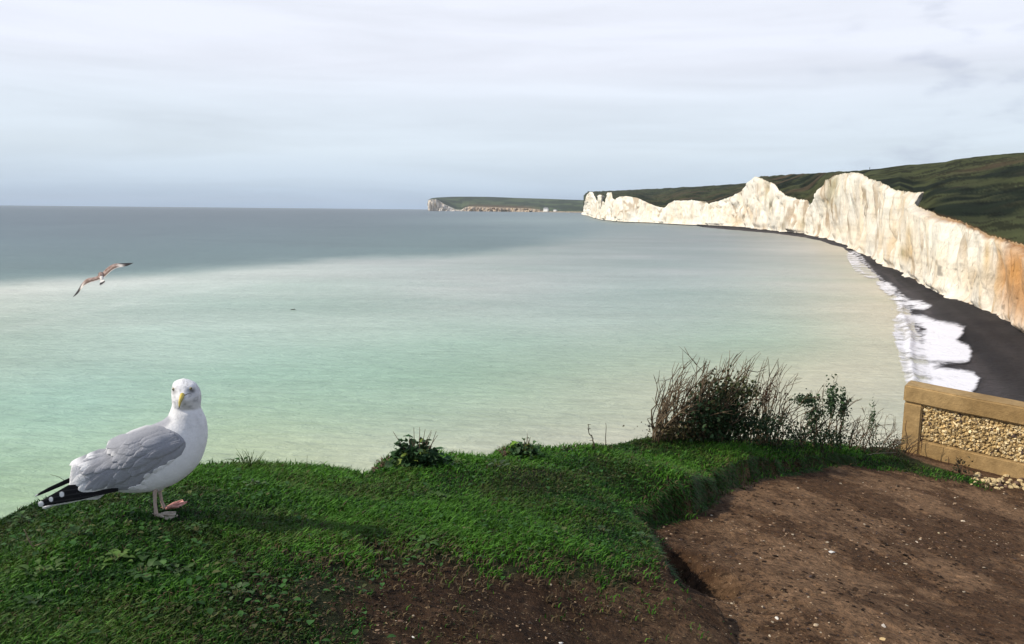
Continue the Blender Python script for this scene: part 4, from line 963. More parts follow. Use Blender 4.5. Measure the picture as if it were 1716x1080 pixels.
bare_bush('large wind bent bush of bare brown stems with dark leafy heart', 1094, 1305, [(1080, 690), (1100, 640), (1122, 618), (1150, 608), (1176, 597), (1200, 612), (1217, 588), (1245, 600), (1275, 596), (1300, 602), (1320, 612), (1340, 632), (1365, 665), (1400, 690)], 215,
          [(1205, 700, 26, 22, 2300, .028, DG), (1216, 655, 15, 13, 420, .026, OL), (1252, 655, 14, 9, 260, .024, OL), (1270, 716, 30, 13, 1000, .020, DG), (1165, 720, 36, 12, 700, .016, (.05, .04, .018)), (1150, 722, 30, 9, 500, .018, (.06, .05, .02)), (1290, 662, 10, 8, 90, .02, BR), (1325, 730, 18, 7, 260, .016, DG)])
bare_bush('dark dense leafy bush right of the large bare one', 1328, 1425, [(1320, 680), (1345, 650), (1370, 660), (1395, 628), (1403, 625), (1412, 655), (1435, 665), (1450, 690), (1480, 700)], 46,
          [(1350, 670, 11, 4, 260, .024, DG), (1394, 672, 5, 15, 380, .022, DG), (1414, 682, 5, 14, 320, .022, DG), (1364, 700, 9, 17, 420, .022, DG), (1375, 732, 26, 9, 560, .018, DG), (1395, 738, 20, 7, 300, .018, DG)], lean=16)
bare_bush('low sparse thorn bush between the dark bush and the wall', 1428, 1512, [(1420, 720), (1440, 700), (1458, 680), (1466, 676), (1475, 705), (1490, 690), (1500, 712), (1520, 725), (1550, 730)], 44,
          [(1463, 708, 3.5, 18, 240, .015, DG), (1465, 745, 24, 7, 320, .014, DG), (1500, 748, 10, 6, 120, .013, DG)], lean=8, thick=.0042)
stalk('twig', [(1104, 738), (1098, 722), (1090, 712), (1084, 703), (1092, 700)], .004, 'crooked bare twig at the left foot of the large bush', 'twig')
stalk('grass_stalk', [(1445, 762), (1470, 760), (1502, 759)], .003, 'pale dead stem lying below the low thorn bush', 'dry stem', (.28, .24, .18))

# ================================================================== FLINT WALL
wl = 6.7; wr = 6.15
TLp = at_d(1518, 645, 7.45); BLp = at_d(1518, 772, 7.45)
xr = 1980
# wall runs right and slightly towards the viewer, and steps down with the slope
TRp = at_d(1716, 684, 7.38); BRp = at_d(1716, 806, 7.38)
O = BLp.copy(); ex = (TRp - TLp); Lw = np.linalg.norm(ex); ex = ex / Lw; hgt = (TLp - BLp)[2]
exh = np.array([ex[0], ex[1], 0]); exh /= np.linalg.norm(exh); slope = ex[2] / np.hypot(ex[0], ex[1])
nh = np.array([exh[1], -exh[0], 0])      # towards the camera
if nh @ (CAM - O) < 0: nh = -nh
rotz = math.atan2(exh[1], exh[0])
wall = thing('flint_wall', 'low rendered wall with a flint panel dropping down the slope', 'wall', tuple(TLp), rotz)
L_all = 3.2; hgt = (TLp - BLp)[2] + 0.25
def wbox(name, x0, x1, z0, z1, y0, y1, mat, parent, bev=0.012, nx=1):
    # z measured down from the sloping top line; local x along the wall, y away from the viewer
    import bmesh
    bm = bmesh.new(); bmesh.ops.create_cube(bm, size=1)
    for v in bm.verts:
        v.co.x = x0 + (v.co.x + .5) * (x1 - x0); v.co.y = y0 + (v.co.y + .5) * (y1 - y0); v.co.z = z0 + (v.co.z + .5) * (z1 - z0)
    bmesh.ops.bevel(bm, geom=list(bm.edges), offset=bev, segments=3, affect='EDGES')
    ed = [e for e in bm.edges if abs(e.verts[0].co.x - e.verts[1].co.x) > .2]
    if nx > 1: bmesh.ops.subdivide_edges(bm, edges=ed, cuts=nx)
    for v in bm.verts:
        n_ = float(fbm(v.co.x * 2.3, v.co.z * 3, v.co.y * 3, 161, 2)) * .006; v.co.z += v.co.x * slope + n_; v.co.y += n_
    me = bpy.data.meshes.new(name); bm.to_mesh(me); bm.free(); me.materials.append(mat)
    for p_ in me.polygons: p_.use_smooth = False
    return link(bpy.data.objects.new(name, me), parent)
k_ = 7.6 / FPX
ty = np.sign((nh @ np.array([-exh[1], exh[0], 0])))   # local +y direction sign towards the camera
yc = -1 if ty < 0 else 1                              # camera side sign in local y
def yy(a, b): return (min(a * yc, b * yc), max(a * yc, b * yc))
topH = 0.152; postW = 0.142; botTop = -0.462; botZ = -(hgt + 0.15)
wbox('coping', -0.01, L_all, -topH, 0.0, *yy(-0.25, 0.004), M_conc, wall, .014, 24)
wbox('end_post', 0.0, postW, botZ, -topH - .002, *yy(-0.24, 0.0), M_conc, wall, .012, 1)
wbox('plinth', postW + .003, L_all, botZ, botTop, *yy(-0.24, 0.0), M_conc, wall, .014, 20)
# flint panel: mortar bed with knapped flints in it
g = Geo()
V = []; nx_, nz_ = 60, 14
for i in range(nx_):
    for j in range(nz_):
        x = postW + (L_all - postW) * i / (nx_ - 1); z = botTop - .01 + (-topH + .02 - botTop) * j / (nz_ - 1)
        V.append((x, yc * (-.038 + .004 * random.random()), z + x * slope))
g.add(V, grid_faces(nx_, nz_), (0.24, 0.17, 0.085))
def stone(g, c, r, colr, flat=1.0, jit=.72):
    # small irregular pebble: jittered icosphere-like shape
    nu, nv = 7, 4
    a = np.arange(nu) / nu * 2 * math.pi; V = [(0, 0, -1)]
    for j in range(1, nv):
        ph = -math.pi / 2 + math.pi * j / nv
        for q in a: V.append((math.cos(ph) * math.cos(q), math.cos(ph) * math.sin(q), math.sin(ph)))
    V.append((0, 0, 1)); V = np.array(V) * rng.uniform(jit, 1.3, (len(V), 1)) * np.asarray(r)
    q = Matrix.Rotation(rng.uniform(0, 6.28), 3, Vector(rng.normal(0, 1, 3)).normalized()) if flat == 1 else Matrix.Rotation(rng.uniform(0, 6.28), 3, 'Z')
    V = V @ np.array(q).T + np.asarray(c)
    F4 = []; F3 = []
    for j in range(nv - 2):
        for i in range(nu): F4.append((1 + j * nu + i, 1 + j * nu + (i + 1) % nu, 1 + (j + 1) * nu + (i + 1) % nu, 1 + (j + 1) * nu + i))
    for i in range(nu): F3.append((0, 1 + (i + 1) % nu, 1 + i)); F3.append((len(V) - 1, 1 + (nv - 2) * nu + i, 1 + (nv - 2) * nu + (i + 1) % nu))
    g.addm(V, [F4, F3], colr)
pts_ = []
for i in range(14000):
    x = rng.uniform(postW + .012, L_all - .01); z = rng.uniform(botTop + .012, -topH - .012); s_ = rng.uniform(.008, .021)
    if all((x - a) ** 2 + (z - b) ** 2 > (.66 * (s_ + c)) ** 2 for a, b, c in pts_[-900:]): pts_.append((x, z, s_))
for x, z, s_ in pts_:
    r_ = rng.random(); cc = (.52, .37, .17) if r_ < .55 else (.72, .58, .34) if r_ < .80 else (.30, .21, .10) if r_ < .965 else (.09, .06, .05)
    stone(g, (x, yc * (-.034 + rng.uniform(-.003, .007)), z + x * slope), (s_ * rng.uniform(.8, 1.45), s_ * .8, s_ * rng.uniform(.5, 1.0)), np.array(cc) * rng.uniform(.75, 1.25), 1.0, .5)
g.build('flint_panel', M_stone, wall, smooth=False)

# little plant and creeping twigs against the wall
def wall_plant():
    p = on_ground(1608, 797); t = thing('wall_weed', 'small dark weed growing against the foot of the wall', 'plant', tuple(p), 0); g = Geo(); g2 = Geo()
    for i in range(90):
        v = np.array([rng.normal(0, .04), rng.normal(0, .03), rng.uniform(.0, .13)]); leaf(g, v, rng.normal(0, 1, 3) + np.array([0, 0, .5]), (0, 0, 1), .024 * rng.uniform(.5, 1.1), .009, np.array((.05, .045, .022)) * rng.uniform(.5, 1.5), .3, 4)
    for i in range(9): g2.tube([(0, 0, -.01), (rng.normal(0, .03), rng.normal(0, .02), rng.uniform(.08, .16))], [.003, .0015], 4, (.09, .06, .04))
    g.build('foliage', M_leaf, t); g2.build('stem', M_twig, t)
wall_plant()
def creeper():
    d = 7.3; p = on_ground(1520, 764); g = Geo()
    for L_ in ([(1520, 764), (1524, 752), (1536, 744), (1545, 738), (1546, 728)], [(1545, 738), (1543, 760)], [(1522, 762), (1530, 750), (1527, 742)], [(1526, 764), (1534, 756), (1541, 752)], [(1518, 760), (1521, 735), (1517, 720), (1519, 705)], [(1590, 786), (1590, 772), (1589, 766)]):
        g.tube([at_d(a, b, np.interp(a, [1518, 1600], [7.28, 7.25])) for a, b in L_], np.linspace(.004, .002, len(L_)), 5, (.07, .035, .02))
    o = g.build('creeper', M_twig, origin=p); tag(o, 'thin reddish bare creeper stems climbing the wall end', 'creeper')
creeper()

# ------------------------------------------------------------------ stones
def pebbles():
    g = Geo(); n = 15000
    r = 1.5 * (7.0 / 1.5) ** rng.random(n); a = np.radians(rng.uniform(-14, 36, n)); x = np.sin(a) * r; y = np.cos(a) * r
    Q = np.stack([x, y], -1); s = sdist(Q, gpol); e = sdist(Q, land); pr = (0.15 + 0.85 * sstep(-0.15, 0.35, fbm(x * 2.4, y * 2.4, 0, 171, 4))) * (0.35 + 0.65 * sstep(.5, 1.4, x))
    k = (s < 0.03) & (e > 0.02) & (rng.random(n) < pr); x, y, r = x[k], y[k], r[k]; z = ground(x, y)
    for i in range(len(x)):
        s_ = (0.0011 + 0.0030 * rng.random() ** 3.2) * (0.7 + 0.22 * r[i]); q = rng.random()
        c = (.42, .34, .24) if q < .10 else (.30, .20, .12) if q < .42 else (.12, .07, .045) if q < .7 else (.05, .032, .025)
        stone(g, (x[i], y[i], z[i] + s_ * .15), (s_ * rng.uniform(.9, 1.9), s_ * rng.uniform(.8, 1.3), s_ * .55), np.array(c) * rng.uniform(.7, 1.2), 0)
    o = g.build('gravel', M_stone, smooth=False); tag(o, 'small stones and chalk crumbs strewn over the brown dirt', 'gravel', kind='stuff')
pebbles()
# clods of earth
def clods():
    g = Geo(); n = 9000
    r = 1.5 * (6.5 / 1.5) ** rng.random(n); a = np.radians(rng.uniform(-14, 36, n)); x = np.sin(a) * r; y = np.cos(a) * r
    Q = np.stack([x, y], -1); s = sdist(Q, gpol); e = sdist(Q, land); k = (s < 0.08) & (e > 0.02) & (rng.random(n) < sstep(-.2, .35, fbm(x * 2.6, y * 2.6, 0, 173, 3))); x, y, r = x[k], y[k], r[k]; z = ground(x, y)
    for i in range(len(x)):
        s_ = (0.002 + 0.006 * rng.random() ** 2.5) * (0.7 + 0.2 * r[i]); stone(g, (x[i], y[i], z[i]), (s_ * 1.4, s_, s_ * .5), np.array((.075, .044, .026)) * rng.uniform(.3, 1.4), 0)
    o = g.build('earth_clods', M_ground, smooth=False); tag(o, 'dark crumbled earth clods on the worn ground', 'earth', kind='stuff')
clods()
single = [(1393, 926, .014, (.6, .58, .55), 'long whitish flint lying in the middle of the dirt'), (1613, 874, .014, (.62, .5, .36), 'pale flat stone on the upper right dirt'), (1573, 894, .009, (.6, .5, .3), 'round cream pebble left of the pale flat stone'),
          (1536, 909, .009, (.55, .45, .35), 'cream pebble below the round cream pebble on the dirt'), (1302, 1037, .009, (.66, .62, .55), 'white chalk chip on the lower dirt'), (1367, 1048, .010, (.5, .38, .25), 'tan stone on the lower dirt right of the white chip'),
          (1478, 1073, .014, (.6, .42, .2), 'yellowish stone at the lower edge of the dirt'), (1480, 1050, .012, (.55, .48, .4), 'pale flat flint above the yellowish stone'), (1422, 777, .010, (.7, .68, .6), 'white chalk lump at the top of the dirt under the bushes'),
          (592, 1031, .007, (.75, .74, .7), 'white chalk nugget at the edge of the lower turf'), (692, 1069, .006, (.7, .68, .6), 'white chalk nugget on the lower dark dirt'), (938, 1079, .008, (.75, .72, .65), 'white chalk nugget at the bottom centre of the frame'), (1155, 1054, .007, (.66, .55, .45), 'pinkish chalk chip right of the bottom centre'),
          (1358, 968, .011, (.08, .06, .06), 'dark flint lump on the central dirt'), (1274, 936, .007, (.6, .52, .4), 'pale chip left of the long whitish flint')]
for px, py, s_, c, lb in single:
    s_ *= .75; p = on_ground(px, py); g = Geo(); stone(g, (0, 0, s_ * .15), (s_ * 1.5, s_ * .9, s_ * .5), c, 0); o = g.build('stone', M_stone, smooth=False); o.location = p; o.rotation_euler[2] = rng.uniform(-.4, .4); tag(o, lb, 'stone', 'separate stones on the dirt')
# rubble by the foot of the wall
gr_ = 'flint rubble below the wall'
for i in range(64):
    u = rng.random(); px = 1628 + 100 * u; py = 801 + 12 * u + rng.normal(0, 3.5) + (8 if rng.random() < .5 else 0)
    p = on_ground(px, py); s_ = rng.uniform(.009, .022); g = Geo(); c = np.array((.55, .42, .22) if rng.random() < .8 else (.16, .10, .07)) * rng.uniform(.8, 1.2)
    stone(g, (0, 0, s_ * .25), (s_ * 1.3, s_, s_ * .7), c, 0); o = g.build('rubble_stone', M_stone, smooth=False); o.location = p; tag(o, 'golden flint rubble stone lying below the foot of the wall', 'stone', gr_)
# ================================================================== STANDING GULL
def catmull(A, m):                       # smooth resample of control rows
    A = np.asarray(A, float); n_ = len(A); t = np.linspace(0, n_ - 1, m); i = np.clip(t.astype(int), 0, n_ - 2); f = (t - i)[:, None]
    g_ = lambda q: A[np.clip(q, 0, n_ - 1)]
    p0, p1, p2, p3 = g_(i - 1), g_(i), g_(i + 1), g_(i + 2)
    return 0.5 * (2 * p1 + (p2 - p0) * f + (2 * p0 - 5 * p1 + 4 * p2 - p3) * f ** 2 + (3 * p1 - p0 - 3 * p2 + p3) * f ** 3)

gf = on_ground(262, 868)
ga_ = -math.atan2(gf[0], gf[1])
gull = thing('gull', 'large white and grey gull standing on the turf mound looking at the camera', 'gull', tuple(gf + np.array([0, 0, 0.002])), ga_)
dep_ = (gf - CAM) @ Fv; K = dep_ / FPX / 3.6
tphi = (H - gf[2]) / math.hypot(gf[0], gf[1]) * 0.93
_, ya, _ = proj(gf); _, yb, _ = proj(gf + np.array([0, 0, 0.1])); KV = 0.1 / ((ya - yb) * 3.6)
WB = -0.03
def frame_map(org, azm, ox, oy, sc):     # crop coordinates + depth towards the viewer -> local coordinates of the bird
    ca, sa = math.cos(azm), math.sin(azm); xa = np.array([ca, sa, 0]); ya_ = np.array([-sa, ca, 0])
    cl = CAM - org; c0 = np.array([cl @ xa, cl @ ya_, cl[2]])
    def f(cx, cy, w):
        cx, cy, w = np.broadcast_arrays(np.asarray(cx, float), np.asarray(cy, float), np.asarray(w, float))
        d = pdir(ox + cx / sc, oy + cy / sc); dl = np.stack([d @ xa, d @ ya_, d[..., 2]], -1)
        t = (-w - c0[1]) / dl[..., 1]; return c0 + dl * t[..., None]
    return f, c0
Lc, GC0 = frame_map(gf, ga_, 40, 610, 3.6)
K = float(np.linalg.norm(Lc(950, 600, 0) - Lc(650, 600, 0))) / 300
rings = [(395, 655, 425, 735, 22), (440, 600, 500, 765, 60), (520, 510, 610, 778, 100), (610, 440, 720, 776, 128), (700, 400, 800, 762, 145), (775, 375, 900, 728, 150),
         (830, 352, 995, 665, 146), (855, 335, 1065, 585, 134), (868, 322, 1103, 480, 120), (876, 305, 1110, 400, 108), (886, 282, 1100, 335, 98), (893, 258, 1080, 290, 91),
         (892, 228, 1068, 258, 92), (890, 195, 1071, 218, 97), (891, 165, 1069, 180, 98), (895, 140, 1058, 148, 92), (905, 118, 1040, 122, 80), (922, 107, 1018, 109, 54), (945, 98, 992, 100, 32), (965, 94, 972, 95, 8)]
RG = catmull(rings, 110); nv_ = 40
th = np.arange(nv_) / nv_ * 2 * math.pi
Ax, Ay, Bx, By, Rw = RG.T
tr = np.linspace(0, 1, 110)
headw = sstep(0.58, 0.75, tr)
cxm, cym = (Ax + Bx) / 2, (Ay + By) / 2
ex_, ey_ = (Bx - Ax) / 2, (By - Ay) / 2
CXr = cxm[:, None] - ex_[:, None] * np.cos(th)[None]; CYr = cym[:, None] - ey_[:, None] * np.cos(th)[None]
s_ = np.sin(th)[None]; s_ = np.sign(s_) * np.abs(s_) ** 0.92
wl_ = Rw[:, None] * K * s_
# brow, cheeks and muzzle turned towards the viewer
front = (s_ > 0)
muz = np.exp(-(((CXr - 955) / 46) ** 2 + ((CYr - 195) / 44) ** 2)) * 46 * K
brow = np.exp(-(((CXr - 1005) / 26) ** 2 + ((CYr - 128) / 13) ** 2)) * 9 * K + np.exp(-(((CXr - 915) / 18) ** 2 + ((CYr - 132) / 13) ** 2)) * 8 * K
eyeh = np.exp(-(((CXr - 1006) / 16) ** 2 + ((CYr - 155) / 13) ** 2)) * 11 * K
chin = np.exp(-(((CXr - 990) / 60) ** 2 + ((CYr - 268) / 14) ** 2)) * 16 * K
wl_ = wl_ + np.where(front, muz + brow - eyeh - chin, 0)
fl = fbm(CXr / 22, CYr / 22, s_ * 2, 201, 3) * 2.2 * K
wl_ = wl_ + fl * s_
VBd = Lc(CXr, CYr, WB) + np.stack([fl * 0.4 * -np.cos(th)[None], -wl_, 0 * wl_], -1)
hs = (CYr < 262)
strk = sstep(0.05, 0.5, fbm(CXr / 7, CYr / 16, s_ * 3, 203, 3))
cb = np.ones(CXr.shape + (3,)) * np.array((0.80, 0.79, 0.80))
cb = cb * (1 - 0.36 * (strk * hs)[..., None]) * (1 - 0.10 * (sstep(0.1, .5, fbm(CXr / 14, CYr / 20, 1, 205, 3)) * (CYr < 380))[..., None])
mask = np.exp(-(((CXr - 1010) / 24) ** 2 + ((CYr - 152) / 15) ** 2)) * front  # dark eye surround, deepened in colour for the shaded right side of the face
cb = cb * (1 - 0.80 * mask[..., None]); cheek_shade = np.exp(-(((CXr - 1030) / 34) ** 2 + ((CYr - 205) / 30) ** 2)) * front; cb = cb * (1 - 0.22 * cheek_shade[..., None])  # shade on the right cheek painted as a grey tint of the plumage
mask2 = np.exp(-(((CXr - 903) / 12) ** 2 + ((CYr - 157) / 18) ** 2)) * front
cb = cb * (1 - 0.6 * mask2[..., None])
# grey mantle on the back, between the wings
mt = sstep(0.80, 0.93, np.cos(th)[None] * np.ones_like(CXr)) * sstep(0.50, 0.40, tr)[:, None]
cb = cb * (1 - mt[..., None]) + np.array((0.34, 0.345, 0.38)) * mt[..., None]
Fb = grid_faces(110, nv_); j_ = np.arange(nv_)
i0 = np.arange(109)[:, None] * nv_; Fq = np.stack([i0 + j_, i0 + (j_ + 1) % nv_, i0 + nv_ + (j_ + 1) % nv_, i0 + nv_ + j_], -1).reshape(-1, 4)
Vb_ = VBd.reshape(-1, 3); ce = np.array([VBd[0].mean(0), VBd[-1].mean(0)])
F3a = np.stack([np.full(nv_, len(Vb_)), (j_ + 1) % nv_, j_], -1); F3b = np.stack([np.full(nv_, len(Vb_) + 1), 109 * nv_ + j_, 109 * nv_ + (j_ + 1) % nv_], -1)
Vball = np.vstack([Vb_, ce])
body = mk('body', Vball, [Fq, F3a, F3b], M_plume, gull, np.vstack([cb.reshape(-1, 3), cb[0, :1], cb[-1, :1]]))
bvh = BVHTree.FromPolygons([tuple(v) for v in Vball], [tuple(f) for f in Fq])
vdir = np.array([0, 1.0, -tphi]); vdir /= np.linalg.norm(vdir)
def onbody(cx, cy, lift=0.0, dflt=None):
    p = Lc(cx, cy, 0.0); vdir = p - GC0; vdir /= np.linalg.norm(vdir); o = p - vdir * 0.5
    h = bvh.ray_cast(Vector(o), Vector(vdir))
    if h[0] is None: return None
    return np.array(h[0]) - vdir * lift
dome = MQ(np.array([(980, 490), (900, 400), (800, 372), (700, 385), (640, 405), (540, 460), (480, 530), (285, 600), (275, 740), (350, 815), (430, 795), (560, 770), (700, 750), (830, 640), (900, 560), (700, 560), (600, 650), (450, 650), (800, 480), (620, 500)]) / 100.0,
          [.050, .042, .030, .020, .018, .012, .012, .010, .018, .024, .028, .036, .046, .064, .064, .068, .056, .038, .064, .050], 0.8)
def wing_w(cx, cy):
    cx = np.asarray(cx, float); cy = np.asarray(cy, float); w = dome(np.stack([cx, cy], -1) / 100.0) + WB
    out = np.empty_like(w)
    for ix in np.ndindex(w.shape):
        h = onbody(cx[ix], cy[ix]); out[ix] = max(w[ix], (-h[1] + 0.0035) if h is not None and -h[1] > WB else -9)
    return out
tX = [275, 290, 330, 400, 480, 500, 560, 650, 740, 800, 870, 930, 960, 985]; tY = [700, 606, 588, 548, 530, 510, 455, 405, 374, 376, 388, 418, 445, 487]
bX = [275, 300, 345, 385, 440, 520, 600, 680, 720, 800, 890, 950, 985]; bY = [735, 785, 812, 810, 795, 765, 766, 764, 715, 655, 602, 560, 494]
XW = np.linspace(276, 984, 64); Tw = np.linspace(0, 1, 22)
XX = XW[:, None] + 0 * Tw[None]; YT = np.interp(XW, tX, tY)[:, None]; YB = np.interp(XW, bX, bY)[:, None]; YY_ = YT + (YB - YT) * Tw[None]
WW = wing_w(XX, YY_)
edg = np.minimum(np.minimum(Tw, 1 - Tw)[None] * (YB - YT), np.minimum(XX - 275, 985 - XX))
WW = WW - 0.007 * np.exp(-np.maximum(edg, 0) / 9.0)
wgrid = MQ(np.stack([XX[::4, ::3].ravel(), YY_[::4, ::3].ravel()], -1) / 100, WW[::4, ::3].ravel(), 0.25)
GREY = np.array((0.31, 0.315, 0.345)); WHT = np.array((0.78, 0.77, 0.78))
def wingcol(cx, cy):
    c = GREY * np.ones(np.shape(cx) + (3,)); wtip = sstep(395, 300, cx + 0.25 * (cy - 700))[..., None]; c = c * (1 - 0.75 * wtip) + WHT * 0.75 * wtip
    ttop = (np.exp(-(cy - np.interp(cx, tX, tY)) / 9) * sstep(840, 700, cx) * .7)[..., None]; c = c * (1 - ttop) + WHT * ttop
    return c
def feather(g, x0, y0, ang, L, Wd, lift, tipc=None, c=None, n_=9, arch=2.3, tipf=0.72, hw=4):
    ang += rng.normal(0, .05); L *= rng.uniform(.88, 1.12); x0 += rng.normal(0, 7); y0 += rng.normal(0, 4); lift *= rng.uniform(.8, 1.1)
    t = np.linspace(0, 1, n_); dx, dy = math.cos(ang), math.sin(ang)
    w = Wd * np.clip(1 - (2 * np.clip(t - .62, 0, 1) / .76) ** 2.4, 0.0, 1) ** .5 * np.clip(.35 + t * 2.2, 0, 1); w[-1] = 0.5
    s = np.linspace(-1, 1, 2 * hw + 1)
    X_ = x0 + dx * L * t[:, None] - dy * w[:, None] * s[None]; Y_ = y0 + dy * L * t[:, None] + dx * w[:, None] * s[None]
    W_ = wgrid(np.stack([X_, Y_], -1) / 100) + (lift * (0.25 + 0.75 * t)[:, None] + arch * (1 - s ** 2)[None] * .55) * K - 2.5 * K * (np.abs(s) > .95)[None]
    base = GREY if c is None else np.asarray(c)
    C_ = base * np.ones(X_.shape + (3,)) * rng.uniform(.88, 1.10)
    rach = (np.abs(s) < .1)[None, :, None] * .06; C_ = C_ * (1 - rach)
    if tipc is not None: m_ = sstep(tipf - .2, tipf + .1, t)[:, None, None]; C_ = C_ * (1 - m_) + np.asarray(tipc) * m_
    g.add(Lc(X_, Y_, W_), grid_faces(n_, 2 * hw + 1), C_.reshape(-1, 3))
def build_wing():
    g = Geo()
    g.add(Lc(XX, YY_, WW), grid_faces(64, 22), wingcol(XX, YY_).reshape(-1, 3))
    Wb = WW - .006; g.add(Lc(XX, YY_, Wb), grid_faces(64, 22)[:, ::-1], wingcol(XX, YY_).reshape(-1, 3))
    A = lambda d: math.radians(d)
    # secondaries and tertials, white ended
    for (tx, ty, a, L, w_) in [(482, 788, 146, 190, 26), (432, 800, 142, 210, 28), (388, 812, 139, 230, 30), (346, 812, 138, 250, 32), (305, 785, 143, 250, 32), (284, 748, 149, 250, 32), (290, 706, 155, 230, 30), (318, 668, 158, 210, 28), (335, 640, 163, 200, 26), (286, 601, 164, 210, 24), (385, 568, 160, 130, 20)]:
        feather(g, tx - math.cos(A(a)) * L, ty - math.sin(A(a)) * L, A(a), L, w_, 5, WHT, tipf=.70, n_=11)
    # greater coverts
    for i in range(10):
        u = i / 9; x = 560 + 300 * u; y = 672 - 92 * u + (14 if i % 2 else 0)
        feather(g, x, y - 60 + 20 * u, A(141 + 6 * u), 235 - 50 * u, 24, 8, GREY * 1.12, tipf=.92, n_=12)
    for i in range(9):
        u = i / 8; x = 520 + 300 * u; y = 570 - 30 * u + (8 if i % 2 else 0)
        feather(g, x + 40, y - 18, A(149 + 2 * u), 230 - 40 * u, 23, 11, GREY * 1.10, tipf=.92, n_=12)
    # scapulars, smooth upper shield
    for i in range(7):
        u = i / 6; feather(g, 620 + 60 * u, 430 + 100 * u, A(150 - 4 * u), 140, 24, 15, WHT * .85 if i < 4 else GREY * 1.2, tipf=.92)
    for i in range(8):
        u = i / 7; feather(g, 715 + 60 * u, 400 + 112 * u, A(154 - 8 * u), 235, 26, 16, GREY * 1.15, tipf=.93)
    for i in range(8):
        u = i / 7; feather(g, 812 + 62 * u, 398 + 92 * u, A(157 - 6 * u), 245, 26, 18, GREY * 1.1, tipf=.95)
    for i in range(6):
        u = i / 5; feather(g, 898 + 58 * u, 412 + 66 * u, A(160 - 3 * u), 220, 26, 20, GREY * 1.05, tipf=.97)
    return g
wg = build_wing(); w1 = wg.build('wing', M_plume, gull)
g = Geo()                            # ragged white flank feathers lapping over the wing edge
for x_, y_, a0, L_, w_ in [(880, 600, 158, 95, 17), (850, 612, 157, 100, 18), (905, 590, 158, 80, 15), (835, 640, 162, 90, 18), (865, 640, 160, 90, 20), (800, 678, 166, 105, 19), (775, 700, 164, 95, 18), (835, 672, 163, 110, 20), (765, 732, 170, 110, 18), (730, 745, 172, 100, 16), (690, 752, 174, 95, 13)]:
    feather(g, x_ + 30, y_ - 4, math.radians(a0), L_, w_, 11, None, WHT, n_=9, arch=3)
g.build('flank_feathers', M_plume, gull)
# the far wing is the mirror of the near one
V0 = np.array([v.co for v in w1.data.vertices]); 
wv = -V0[:, 1]; base_z = V0[:, 2] - wv * tphi
w2v = 2 * WB - wv; me2 = w1.data.copy(); o2 = bpy.data.objects.new('wing', me2); link(o2, gull)
V2 = np.stack([V0[:, 0] + 0.012, -w2v, V0[:, 2] - .012 - (wv - WB) * 0.02], -1); me2.vertices.foreach_set('co', V2.astype(np.float32).ravel()); me2.flip_normals() if hasattr(me2, 'flip_normals') else None; me2.update()

def blade(name, tx, ty, bx, by, w0, w1_, thick, colf, nx=70, ny=12, rough=M_plume):
    X_ = np.linspace(min(tx), max(tx), nx); s = np.linspace(0, 1, ny); o_ = np.argsort(tx); o2_ = np.argsort(bx)
    T_ = np.interp(X_, np.array(tx)[o_], np.array(ty)[o_])[:, None]; B_ = np.interp(X_, np.array(bx)[o2_], np.array(by)[o2_])[:, None]; Y_ = T_ + (B_ - T_) * s[None]
    XX_ = X_[:, None] + 0 * s[None]; Wm = np.interp(XX_, [min(tx), max(tx)], [w0, w1_]); cr = np.sin(math.pi * s)[None] * thick * K
    g = Geo(); C_ = colf(XX_, Y_)
    g.add(Lc(XX_, Y_, Wm + cr), grid_faces(nx, ny), C_.reshape(-1, 3)); g.add(Lc(XX_, Y_, Wm - cr), grid_faces(nx, ny)[:, ::-1], C_.reshape(-1, 3))
    return g.build(name, rough, gull)
def primcol(x, y):
    c = np.ones(x.shape + (3,)) * np.array((0.012, 0.012, 0.014))
    for sx, sy, ra, rb in [(229, 792, 15, 17), (164, 822, 13, 15), (103, 850, 17, 18)]:
        q = ((x - sx) / ra) ** 2 + ((y - sy) / rb) ** 2; m_ = sstep(1.15, .8, q)[..., None]; c = c * (1 - m_) + WHT * m_
    f_ = sstep(.85, 1.0, np.abs(np.sin((y - 735 - (560 - x) * .16) / 9)))[..., None] * .02
    return c + f_
blade('primary_feathers', [84, 100, 135, 200, 270, 400, 570], [842, 832, 812, 775, 735, 730, 735], [84, 92, 130, 200, 340, 440, 570], [856, 868, 862, 850, 826, 802, 773], WB + .014, WB + .034, 5, primcol, 110, 26)
def tipcol(x, y):
    m_ = sstep(88, 78, x)[..., None]; return np.ones(x.shape + (3,)) * np.array((.014, .014, .016)) * (1 - m_) + WHT * .8 * m_
blade('primary_feathers', [68, 100, 150, 270, 420], [799, 778, 750, 694, 650], [68, 100, 150, 270, 420], [806, 796, 776, 724, 720], WB - .012, WB - .02, 3, tipcol)
blade('tail', [112, 180, 250, 400, 520], [868, 845, 820, 770, 700], [112, 125, 180, 250, 400, 520], [878, 881, 862, 850, 818, 782], WB - .004, WB, 5, lambda x, y: np.ones(x.shape + (3,)) * WHT)

